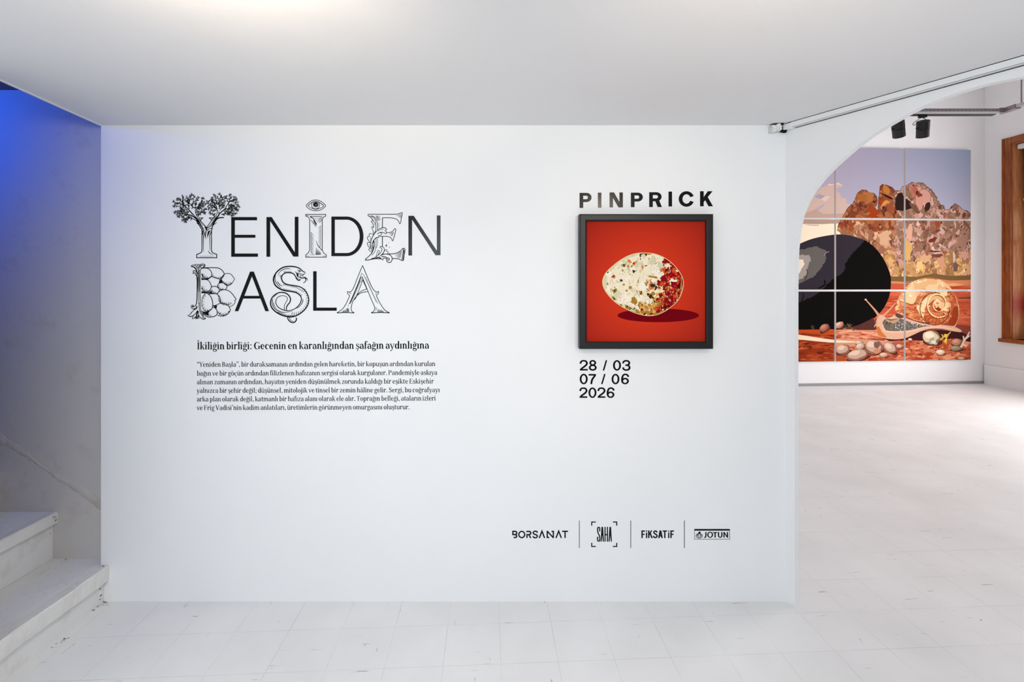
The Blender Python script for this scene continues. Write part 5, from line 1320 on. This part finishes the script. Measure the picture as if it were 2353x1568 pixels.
# golden foot of the cliff
for x, y, rx, ry, c in ((1490, 1330, 44, 130, (208, 162, 94)), (1640, 1520, 40, 60, (226, 182, 116)), (1700, 1440, 70, 60, (206, 158, 118)), (1900, 1480, 40, 90, (200, 144, 112)), (2180, 1400, 46, 60, (200, 150, 134)), (1850, 1400, 70, 18, (112, 62, 46)), (1820, 1350, 90, 8, (66, 42, 36))):
    q1(FZA, x, y, rx, ry, c, .4, 16, 0)
q1(FZA, 2050, 1420, 13, 70, (206, 182, 168), .2, 12, 0); q1(FZA, 2065, 1540, 30, 60, (110, 82, 74), .25, 14, 0)
# green-brown scrub strip and red plain
P.poly(B([(1200, 190), (1430, 185), (1600, 190), (1800, 150), (2000, 180), (2320, 170), (2320, 260), (1200, 260)]), (116, 86, 52))
P.poly(B([(1200, 240), (1500, 250), (1850, 215), (2000, 235), (2320, 225), (2320, 300), (1200, 300)]), (204, 126, 84))
PLAIN = imat('painted plain', (186, 82, 54), [((200, 98, 66), .54, .8), ((172, 66, 42), .58, 1.0), ((212, 120, 86), .64, 1.4), ((150, 56, 36), .66, 1.4)], 9, 3.3, 6.0)
SAND = imat('painted red sand', (182, 86, 56), [((204, 118, 84), .52, .9), ((164, 64, 38), .56, 1.0), ((216, 144, 108), .59, 1.2), ((142, 54, 34), .62, 1.3), ((226, 166, 130), .65, 1.8), ((110, 48, 36), .67, 1.8)], 14, 5.1, 2.2)
EARTH = imat('painted dark earth', (140, 50, 22), [((168, 68, 32), .54, .9), ((118, 38, 16), .57, 1.0), ((190, 92, 50), .64, 1.3), ((94, 30, 14), .64, 1.3)], 9, 7.7, 5.0)
ROSE = imat('painted rose sand', (206, 132, 102), [((190, 104, 74), .56, .9), ((222, 158, 128), .56, 1.1), ((166, 78, 54), .63, 1.4)], 10, 8.8, 5.0)
P.poly(B([(1200, 265), (1480, 275), (2000, 300), (2320, 290), (2320, 830), (1000, 830)]), PLAIN)
P.poly(B([(1900, 275), (2050, 265), (2180, 285), (2050, 305), (1950, 300)]), (222, 156, 110))
P.poly(B([(1440, 250), (1560, 235), (1560, 265), (1480, 270)]), (130, 112, 92))
P.poly(B([(2090, 440), (2320, 425), (2320, 455), (2110, 455)]), (112, 64, 48))
P.poly(B([(1050, 800), (1090, 700), (1300, 660), (2320, 790), (2320, 960), (1000, 960)]), (132, 62, 48))
scatter(FZB, None, 16, 1150, 1420, 400, 660, 14, 40, [(214, 96, 58), (190, 64, 34), (224, 116, 76)], (.06, .16), .2, 0)
# foreground
P.poly(B([(-300, 810), (500, 815), (900, 815), (1200, 820), (2320, 900), (2320, 1300), (-300, 1300)]), SAND)
P.poly(B([(-300, 800), (620, 830), (640, 1300), (-300, 1300)]), EARTH)
P.poly(B([(600, 830), (1000, 815), (1160, 830), (1220, 930), (900, 930), (610, 870)]), ROSE)
P.poly(B([(180, 815), (600, 830), (700, 860), (560, 890), (180, 860)]), (186, 72, 28))
scatter(FZB, None, 22, 100, 640, 860, 1190, 20, 70, [(186, 74, 34), (122, 40, 14), (164, 58, 22), (206, 96, 52)], (.07, .16), .3, 0.05)
scatter(FZB, None, 18, 620, 1180, 840, 930, 14, 50, [(232, 160, 124), (196, 92, 58), (172, 70, 40)], (.1, .25), .3, 0.05)
P.poly(B([(620, 930), (880, 935), (1250, 960), (1320, 1000), (620, 1040)]), (206, 142, 112))
P.poly(B([(600, 1010), (660, 1100), (760, 1180), (720, 1230), (600, 1230)]), (170, 76, 40))
scatter(FZB, None, 30, 1350, 2240, 980, 1190, 14, 60, [(214, 126, 88), (182, 66, 34), (228, 152, 112), (150, 60, 36), (206, 108, 70)], (.2, .5), .45, 0.1)
# dark round stone
STONE = [(1836, 561), (1870, 548), (1922, 539), (1960, 543), (1990, 554), (2012, 571), (2030, 595), (2042, 620), (2047, 640), (2046, 668), (2040, 690), (2028, 712), (2010, 730), (1990, 742), (1965, 750), (1930, 757), (1836, 758), (1700, 758), (1700, 640), (1760, 596)]
STONE = smooth_pts(STONE[:16], 4, False) + STONE[16:]
P.poly([far_uv(*p) for p in STONE], (10, 7, 7))
def on_stone(F, pts, c):
    I = Ink(); I.fill([F(*p) for p in jag(pts, 9, 7)]); C = [far_uv(*p) for p in STONE]
    P.shapes.append(([z for z in (clip_convex(p, C) for p, _ in I.p) if z], c))
off = 1463.6
on_stone(FZA, [(-600, 1100), (980, 1100), (960, 1240), (870, 1330), (800, 1420), (735, 1500), (745, 1540), (720, 1600), (640, 1650), (580, 1690), (480, 1800), (400, 1860), (210, 1960), (-600, 2100)], (48, 42, 50))
on_stone(FZA, [(-600, 1330), (190, 1330), (400, 1285), (520, 1345), (500, 1380), (520, 1430), (470, 1520), (420, 1590), (350, 1665), (260, 1700), (150, 1760), (-600, 1900)], (98, 92, 88))
on_stone(FZA, [(-600, 1420), (190, 1395), (310, 1390), (330, 1450), (290, 1540), (300, 1590), (240, 1670), (120, 1700), (-600, 1800)], (156, 146, 138))
on_stone(FZA, [(-600, 1470), (170, 1440), (240, 1450), (252, 1500), (210, 1570), (200, 1600), (150, 1650), (-600, 1760)], (228, 210, 192))
P.line(A([(490, 1400), (510, 1370), (550, 1350)]), .01, (150, 142, 136)); P.line(A([(280, 1560), (290, 1610), (260, 1690)]), .02, (70, 62, 60)); P.line(B([(500, 230), (490, 290), (420, 330)]), .025, (12, 8, 8)); P.line(B([(235, 390), (240, 430), (215, 490)]), .02, (20, 14, 14))
# brown ground curling under the stone, tufts, little stones
P.poly(B([(740, 815), (900, 770), (1030, 710), (1080, 680), (1100, 760), (1110, 830), (900, 830)]), (84, 46, 40))
P.line(B([(-300, 880), (180, 915), (420, 945), (620, 965), (870, 972)]), [.10, .075, .06, .045, .012], (238, 214, 184))
for x, y in ((350, 790), (760, 780), (790, 760), (720, 790), (840, 805)):
    for k in range(6):
        a = rnd.uniform(-2.8, -.4); L_ = rnd.uniform(25, 60); P.line(B([(x, y + 30), (x + L_ * math.cos(a), y + 30 + L_ * math.sin(a))]), [.018, .006], rnd.choice(((96, 78, 44), (120, 96, 58), (70, 56, 36))), 0)
def pebble(x, y, rx, ry, c, dk, lt, rot=0):
    q1(FZB, x + rx * .1, y + ry * .55, rx * 1.05, ry * .6, (92, 40, 30), .08, 12, rot)
    q1(FZB, x, y, rx, ry, dk, .08, 12, rot); q1(FZB, x - rx * .12, y - ry * .12, rx * .86, ry * .8, c, .1, 12, rot); q1(FZB, x - rx * .25, y - ry * .35, rx * .5, ry * .42, lt, .15, 10, rot)
CB, CD, CL = (196, 160, 140), (140, 98, 82), (222, 190, 168)
pebble(495, 805, 68, 46, (164, 102, 80), (112, 60, 46), (190, 126, 100), -.5); pebble(672, 770, 60, 40, (190, 140, 120), (130, 84, 70), (218, 180, 160), -.4)
pebble(910, 985, 48, 32, CB, CD, CL); pebble(925, 1030, 66, 42, CB, CD, CL, -.3); pebble(1090, 1035, 112, 86, CB, CD, CL, .1); pebble(1285, 1045, 90, 62, CB, CD, CL, .5); pebble(715, 1065, 92, 58, CB, CD, CL, -.2); pebble(890, 1130, 138, 70, CB, CD, CL, -.15); pebble(1208, 1130, 62, 32, (206, 160, 132), CD, CL); pebble(1395, 1025, 44, 28, CB, CD, CL)
q1(FZB, 1120, 1010, 34, 46, (124, 86, 76), .3); q1(FZB, 1130, 1080, 30, 40, (196, 132, 96), .3)
# snail: shadow, foot, shell
P.poly(B([(1190, 930), (1330, 900), (1500, 850), (1900, 830), (2150, 860), (2320, 940), (2320, 990), (2050, 930), (1700, 960), (1450, 950), (1290, 965)]), (58, 24, 28))
P.poly(B([(1118, 790), (1115, 720), (1140, 665), (1190, 645), (1232, 680), (1300, 670), (1345, 640), (1400, 650), (1480, 690), (1600, 730), (1750, 765), (1950, 770), (2080, 800), (2142, 838), (2120, 856), (1990, 835), (1900, 815), (1760, 815), (1640, 850), (1500, 915), (1400, 940), (1290, 940), (1190, 922), (1140, 880)]), (214, 166, 140), 2)
P.poly(B([(1120, 800), (1150, 790), (1180, 850), (1240, 915), (1190, 915), (1140, 880)]), (196, 112, 54), 2)
P.poly(B([(1190, 760), (1200, 720), (1240, 690), (1300, 700), (1400, 690), (1480, 720), (1600, 760), (1780, 785), (1640, 810), (1500, 845), (1400, 855), (1300, 850), (1230, 830)]), (104, 96, 88), 2)
P.poly(B([(1220, 690), (1290, 720), (1400, 690), (1340, 750), (1260, 740)]), (186, 142, 110), 2)
P.poly(B([(1345, 640), (1380, 635), (1450, 670), (1400, 690), (1350, 665)]), (84, 66, 60), 2)
for _ in range(90):
    x = rnd.uniform(1340, 1740); y = rnd.uniform(720 + (x - 1340) * .1, 840 - max(0, x - 1500) * .12); q1(FZB, x, y, rnd.uniform(4, 9), rnd.uniform(3, 7), rnd.choice(((200, 196, 196), (150, 146, 144), (226, 224, 224), (70, 62, 58))), .2, 6)
scatter(FZB, None, 16, 1220, 1340, 740, 830, 8, 18, [(124, 110, 72), (78, 70, 52), (140, 122, 84)], (.4, .8), .3)
P.line(B([(1190, 760), (1205, 820), (1260, 850), (1420, 852), (1560, 835), (1700, 800), (1900, 795), (2100, 835)]), [.02, .03, .03, .03, .03, .03, .025, .012], (228, 180, 150))
P.line(B([(1150, 660), (1090, 580), (985, 462)]), [.05, .03, .016], (196, 142, 106)); q1(FZB, 987, 464, 13, 11, (222, 182, 150), .1, 8)
P.line(B([(1195, 660), (1260, 600), (1350, 500)]), [.04, .028, .012], (206, 146, 112)); P.line(B([(1140, 740), (1105, 770), (1090, 795)]), [.03, .012], (206, 160, 132))
SHELL = [(1345, 600), (1360, 500), (1400, 410), (1460, 325), (1560, 245), (1680, 208), (1790, 200), (1900, 232), (2000, 310), (2065, 410), (2105, 530), (2108, 650), (2085, 740), (2050, 795), (1960, 745), (1890, 775), (1800, 770), (1700, 735), (1560, 705), (1440, 650)]
SHM = imat('painted shell', (206, 142, 96), [((226, 178, 130), .50, .8), ((186, 104, 64), .55, .9), ((236, 200, 152), .58, 1.2), ((166, 82, 48), .61, 1.3), ((244, 218, 178), .65, 1.7)], 15, 6.2, 1.3)
SHL = imat('painted pale shell', (228, 188, 140), [((236, 206, 160), .52, .8), ((214, 166, 118), .56, 1.0), ((230, 170, 140), .62, 1.0), ((246, 226, 190), .63, 1.5)], 13, 1.2, 1.3)
SHR = imat('painted russet shell', (180, 90, 54), [((200, 116, 74), .52, .9), ((156, 66, 36), .56, 1.0), ((222, 150, 104), .62, 1.4), ((128, 50, 28), .63, 1.3)], 16, 4.4, 1.6)
P.poly(B(SHELL), SHM, 3)
P.poly(B([(1480, 330), (1580, 260), (1700, 222), (1800, 215), (1900, 250), (1960, 310), (1900, 350), (1700, 330), (1560, 360)]), SHL, 2)
P.poly(B([(1390, 560), (1420, 430), (1500, 400), (1560, 420), (1580, 520), (1640, 640), (1680, 720), (1540, 690), (1440, 640)]), SHR, 2)
P.poly(B([(1400, 470), (1450, 370), (1550, 340), (1640, 360), (1600, 440), (1560, 520), (1480, 500)]), SHL, 2)
P.poly(B([(1980, 330), (2060, 430), (2100, 560), (2095, 700), (2045, 780), (1960, 740), (2000, 640), (2010, 520), (1970, 420)]), SHR, 2)
P.poly(B([(2040, 560), (2100, 560), (2095, 700), (2045, 785), (1970, 740), (2030, 660)]), (150, 58, 26), 2)
for k in range(26):
    a = 2.2 + k * .055; x, y = 1740 + 330 * math.cos(a), 470 + 260 * math.sin(a); P.line(B([(x, y), (x + 66 * math.cos(a + .5 + 3.14), y + 66 * math.sin(a + .5 + 3.14))]), [.006, .018, .004], rnd.choice(((244, 206, 150), (184, 80, 40), (232, 150, 90))), 0)
P.poly(B([(1818 + 178 * math.cos(a), 575 + 195 * math.sin(a)) for a in [2 * math.pi * k / 32 for k in range(32)]]), SHM)
P.poly(B([(1690, 640), (1800, 600), (1990, 610), (1960, 720), (1890, 770), (1790, 760), (1700, 720)]), SHR, 2)
P.poly(B([(1690, 470), (1760, 410), (1850, 385), (1930, 420), (1900, 470), (1800, 470), (1720, 540)]), SHL, 2)
P.line(B([(1818 + 178 * math.cos(a), 575 + 195 * math.sin(a)) for a in [-1.2 - 2 * math.pi * k / 40 for k in range(34)]]), .013, (96, 52, 30), 1)
sp = [(1850 + (150 - 135 * k / 60) * math.cos(.9 + k * .21), 530 + (165 - 150 * k / 60) * math.sin(.9 + k * .21)) for k in range(61)]
P.line(B(sp), [.022, .016, .01], (150, 70, 34), 1); P.line(B([(x + 8, y - 10) for x, y in sp]), [.02, .016, .012], (248, 212, 158), 1)
for k in range(9):
    a = .1 + k * .33; P.line(B([(1830 + 90 * math.cos(a), 590 + 80 * math.sin(a)), (1825 + 165 * math.cos(a + .15), 580 + 180 * math.sin(a + .15))]), [.006, .014], (160, 58, 24), 0)
q1(FZB, 1845, 505, 34, 36, (240, 200, 150), .1); q1(FZB, 1850, 508, 16, 18, (206, 120, 66), .1); q1(FZB, 1860, 580, 40, 26, (150, 48, 20), .35)
# pale rock with yellow growth, right
pebble(1780, 920, 120, 86, (214, 190, 158), (128, 104, 84), (236, 218, 190), .1); q1(FZB, 1790, 965, 60, 40, (170, 160, 130), .35); q1(FZB, 1800, 975, 26, 26, (214, 210, 196), .4)
for pts in (((1880, 950), (1930, 910), (1980, 880), (2010, 850)), ((1940, 960), (1960, 920), (1985, 880)), ((1920, 910), (1900, 880)), ((1940, 960), (1960, 1000))): P.line(B(pts), [.03, .024, .014], (206, 166, 70))
q1(FZB, 1945, 895, 26, 16, (226, 190, 70), .3); q1(FZB, 1950, 960, 16, 30, (232, 196, 66), .3)
pebble(2085, 980, 70, 50, (182, 126, 100), (120, 84, 66), (206, 152, 124)); pebble(2075, 1050, 80, 36, (150, 124, 96), (96, 74, 56), (176, 150, 120))
for pts in (((2130, 1040), (2170, 960), (2210, 900), (2235, 850)), ((2170, 960), (2160, 900)), ((2190, 930), (2235, 900)), ((2150, 1000), (2200, 1030))): P.line(B(pts), [.035, .03, .02], (222, 198, 174))
pebble(1890, 1098, 60, 36, (222, 196, 168), (180, 120, 90), (242, 222, 200)); pebble(1523, 943, 28, 16, (226, 190, 166), (180, 120, 96), (240, 212, 190)); pebble(2140, 1170, 50, 20, (206, 150, 120), (150, 80, 54), (222, 176, 146))

SKY = mat('painted sky', (160, 158, 180), 0.75, 0.15); t = NT(SKY)
uvn = t.add('ShaderNodeUVMap'); uvn.uv_map = 'UVMap'; sx = t.add('ShaderNodeSeparateXYZ'); t.ln(uvn.outputs[0], sx.inputs[0])
ca = t.ramp(sx.outputs[0], [(0.25, srgb(172, 158, 176)), (0.95, srgb(154, 164, 190))]).outputs[0]
cb = t.ramp(sx.outputs[1], [(0.66, (0.85, 0.85, 0.85, 1)), (1.0, (0.0, 0.0, 0.0, 1))]).outputs[0]
t.ln(t.mix(cb, ca, srgb(178, 172, 190)), t.b.inputs['Base Color'])

us = [(-0.545, 0.57), (0.60, 1.735), (1.765, 2.88)]
zs = [(2.669, 3.783), (1.532, 2.637), (0.396, 1.50)]
def mural3d(u, v, out):
    q = Dm + DU * u + DN * out; return (q.x, q.y, v)
from3d = [lambda co: ((Vector((co.x, co.y)) - Dm).dot(DU), -co.z)]
LB = [['canvas of pale cloud and mauve sky, upper left corner of the mural', 'canvas of mauve sky and brown rock tops, middle of the mural top row', 'canvas of blue sky over pink crags, upper right corner of the mural'],
      ['canvas of cream horizon and grey-lit black stone, left of the mural middle row', 'canvas of the black stone before a tawny cliff, centre of the mural', 'canvas of the tawny cliff face above the top of the snail shell, mural middle row'],
      ['canvas of dark stone foot and red earth, lower left of the mural', 'canvas of pebbles and a snail head with tentacles, middle of the bottom row', 'canvas of the coiled orange snail shell at the lower right of the mural']]
for r_, (z0, z1) in enumerate(zs):
    for c_, (u0, u1) in enumerate(us):
        o = painted_panel('canvas_panel', None, P.shapes, (u0, z0, u1, z1), mural3d, Vector((DN.x, DN.y, 0)), FO - 0.002, SKY, M['linen'], (us[0][0], -zs[0][1], us[2][1], -zs[2][0]))
        tag(o, LB[r_][c_], 'painting', 'nine canvases of the desert mural')

# ------------------------------------------------------------------ ceiling track along the arched wall
tw, th = 0.033, 0.026
q = A0 + AU * 0.01 - AN * 0.02
tr = empty('track_rail', (q.x, q.y, CEIL - th), 'white lighting track along the ceiling edge of the arched wall', 'track light rail')
def tbox(bm, t0_, t1_, o0, o1, z0, z1):
    a, b, c, d = (A0 + AU * t0_ - AN * o0, A0 + AU * t0_ - AN * o1, A0 + AU * t1_ - AN * o1, A0 + AU * t1_ - AN * o0)
    hexa(bm, (a.x, a.y, z0), (b.x - a.x, b.y - a.y, 0), (d.x - a.x, d.y - a.y, 0), (0, 0, z1 - z0)); bmesh.ops.recalc_face_normals(bm, faces=bm.faces)
bm = bmesh.new()
tbox(bm, 0.045, 3.6, tw - 0.004, tw, CEIL - th, CEIL - 0.003); tbox(bm, 0.045, 3.6, 0.001, 0.005, CEIL - th, CEIL - 0.003); tbox(bm, 0.045, 3.6, 0.005, tw - 0.004, CEIL - 0.009, CEIL - 0.003)
tbox(bm, 0.045, 3.6, 0.0075, 0.0245, CEIL - th - 0.0003, CEIL - th + 0.004)
finish('rail_body', bm, M['white_plastic'], tr)
bm = bmesh.new(); tbox(bm, 0.03, 3.6, 0.004, tw - 0.0015, CEIL - 0.003, CEIL - 0.0002); tbox(bm, 0.05, 3.6, 0.0052, tw - 0.0042, CEIL - th + 0.0006, CEIL - 0.0095)
tbox(bm, 0.05, 3.6, -0.0005, 0.0035, CEIL - th - 0.0026, CEIL - th - 0.0012)
finish('slot', bm, M['black_gap'], tr)
bm = bmesh.new(); hexa(bm, (XC - 0.086, DW - 0.032, CEIL - 0.044), (0.048, -0.0, 0.008), (-0.002, 0.031, 0), (0, 0, 0.034))
bmesh.ops.recalc_face_normals(bm, faces=bm.faces)
bmesh.ops.subdivide_edges(bm, edges=list(bm.edges), cuts=5, use_grid_fill=True); rnd = random.Random(2)
for v in bm.verts: v.co += Vector((rnd.uniform(-.003, .003), rnd.uniform(-.004, 0), rnd.uniform(-.003, .003)))
finish('end_cap', bm, M['chipped'], tr)
bm = bmesh.new(); hexa(bm, (XC - 0.080, DW - 0.026, CEIL - 0.0075), (0.05, -0.012, 0.0), (0.0, 0.02, 0), (0, 0, 0.0072)); bmesh.ops.recalc_face_normals(bm, faces=bm.faces)
finish('broken_gap', bm, M['black_gap'], tr)
bm = bmesh.new(); tbox(bm, 0.006, 0.05, 0.003, tw + 0.002, CEIL - th - 0.006, CEIL - 0.004); bevel(bm, 0.003)
finish('live_end', bm, M['white_plastic'], tr)
bm = bmesh.new(); hexa(bm, (XC - 0.034, DW - 0.022, CEIL - 0.036), (0.024, -0.006, -0.008), (0.0, 0.018, 0), (0.003, 0, 0.018)); bmesh.ops.recalc_face_normals(bm, faces=bm.faces)
finish('broken_gap', bm, M['black_gap'], tr)

# ------------------------------------------------------------------ hanging track and spotlights in the far room
YT = 3.7
def at(px, py, Y_): return Vector(((px - CX) * Y_ / FPX, Y_, EYE + (HOR - py) * Y_ / FPX))
c0 = at(2302, 258, YT)
ht = empty('hanging_track', (c0.x, c0.y, c0.z), 'metal lighting track hung on a thin rod beyond the arch', 'track light rail')
ZT = c0.z
bm = bmesh.new()
xa, xb = 2.3, c0.x - 0.03
box(bm, xa, xb, YT - 0.02, YT - 0.016, ZT + 0.0, ZT + 0.022); box(bm, xa, xb, YT + 0.016, YT + 0.02, ZT + 0.0, ZT + 0.022); box(bm, xa, xb, YT - 0.016, YT + 0.016, ZT + 0.018, ZT + 0.022)
k = xa + .02
while k < xb - .03:                          # perforations
    box(bm, k, k + 0.012, YT - 0.0215, YT - 0.0195, ZT + 0.007, ZT + 0.014, 1); k += 0.03
finish('channel', bm, [M['alu'], M['steel']], ht)
bm = bmesh.new(); box(bm, xa, xb - 0.005, YT - 0.018, YT + 0.018, ZT - 0.020, ZT - 0.0005); finish('lighting_rail', bm, M['white_plastic'], ht)
bm = bmesh.new(); box(bm, xa, xb - 0.03, YT - 0.019, YT + 0.019, ZT - 0.0245, ZT - 0.0205); finish('rail_slot', bm, M['spot_dark'], ht)
bm = bmesh.new(); box(bm, c0.x - 0.036, c0.x + 0.03, YT - 0.024, YT + 0.024, ZT - 0.008, ZT + 0.026); box(bm, c0.x - 0.005, c0.x + 0.043, YT - 0.10, YT - 0.02, ZT - 0.006, ZT + 0.026)
bmesh.ops.recalc_face_normals(bm, faces=bm.faces); finish('corner_joint', bm, M['steel'], ht)
bm = bmesh.new(); box(bm, c0.x + 0.0, c0.x + 0.038, 1.9, YT - 0.095, ZT, ZT + 0.022); finish('channel', bm, M['alu'], ht)
xr = (2347 - CX) / FPX; yr = (c0.x + 0.019) / xr
bm = bmesh.new(); tube(bm, [(c0.x + 0.019, yr, ZT + 0.02), (c0.x + 0.019, yr, TOP)], 0.0045, 8); finish('rod', bm, M['steel'], ht)
bm = bmesh.new(); tube(bm, [(2.35, YT, ZT + 0.02), (2.35, YT, TOP)], 0.0045, 8); finish('rod', bm, M['steel'], ht)


def make_spot(px, tilt, yaw, label):
    ax = (px - CX) * YT / FPX
    o = empty('spotlight', (ax, YT, ZT - 0.19), label, 'spotlight', 'black spotlights on the hanging track')
    bm = bmesh.new(); box(bm, ax - 0.024, ax + 0.03, YT - 0.015, YT + 0.015, ZT - 0.042, ZT - 0.0246); bevel(bm, 0.004); finish('adapter', bm, M['spot_black'], o)
    # can
    rr, hh = 0.042, 0.125
    top = Vector((ax + 0.006, YT, ZT - 0.066))
    from mathutils import Euler
    rot = Euler((R(tilt), R(yaw), 0)).to_matrix()
    piv = Vector((0, 0, -0.045))
    def T(v): return top + piv + rot @ (Vector(v) - piv)
    for nm_, z0, z1, r_, mm in (('housing', -0.058, 0.0, rr, 'spot_black'), ('barrel', -hh, -0.0585, rr * 0.98, 'spot_dark')):
        bm = bmesh.new(); n = 32
        prof_ = [(0.0, z1), (r_ - 0.004, z1), (r_, z1 - 0.004), (r_, z0 + 0.001), (r_ - 0.001, z0)]
        prof_ += [(r_ - 0.005, z0), (r_ - 0.006, z0 + 0.045), (0.0, z0 + 0.047)] if nm_ == 'barrel' else [(0.0, z0)]
        rws = []
        for a_, b_ in prof_:
            rws.append([bm.verts.new(T((max(a_, 0.0004) * math.cos(2 * math.pi * k / n), max(a_, 0.0004) * math.sin(2 * math.pi * k / n), b_))) for k in range(n)])
        for u_, v_ in zip(rws, rws[1:]):
            for k in range(n): bm.faces.new((u_[k], u_[(k + 1) % n], v_[(k + 1) % n], v_[k]))
        bmesh.ops.recalc_face_normals(bm, faces=bm.faces)
        h = finish(nm_, bm, M[mm], o, smooth=False)
    for sd in (-1, 1):
        bm = bmesh.new(); tube(bm, [T((sd * rr * .98, 0, -0.045)), T((sd * (rr + 0.012), 0, -0.045))], 0.0055, 10); finish('knob', bm, M['spot_black'], o)
    bm = bmesh.new(); base_ = Vector((ax + 0.004, YT, ZT - 0.04)); tube(bm, [base_, base_ + Vector((0.022, 0, -0.015)), T((rr + 0.003, 0, -0.01)), T((rr + 0.004, 0, -0.045))], 0.0022, 8); finish('bracket', bm, M['cable'], o)
    bm = bmesh.new()
    pts = smooth_pts([tuple(base_ + Vector((-0.012, 0, -0.002))), tuple(base_ + Vector((-0.045, -0.004, -0.022))), tuple(base_ + Vector((-0.078, -0.004, -0.050))), tuple(base_ + Vector((-0.070, -0.004, -0.060))), tuple(base_ + Vector((-0.040, 0, -0.045))), tuple(base_ + Vector((-0.015, 0, -0.036))), tuple(T((-0.01, 0, 0.0)))], 6)
    tube(bm, pts, 0.0022, 8); finish('cable', bm, M['cable'], o)
    return o


make_spot(2119, 21, -16, 'black spotlight with a looped cable, clipped to the visible end of the hanging track')
make_spot(2062, 21, -24, 'black spotlight half hidden at its top by the arch edge')
spot('mural_spot_light', (3.22, YT + .16, 2.70), (6.2, 7.6, 1.6), 26, (1.0, 0.86, 0.72), 50, 1.0, 0.04)
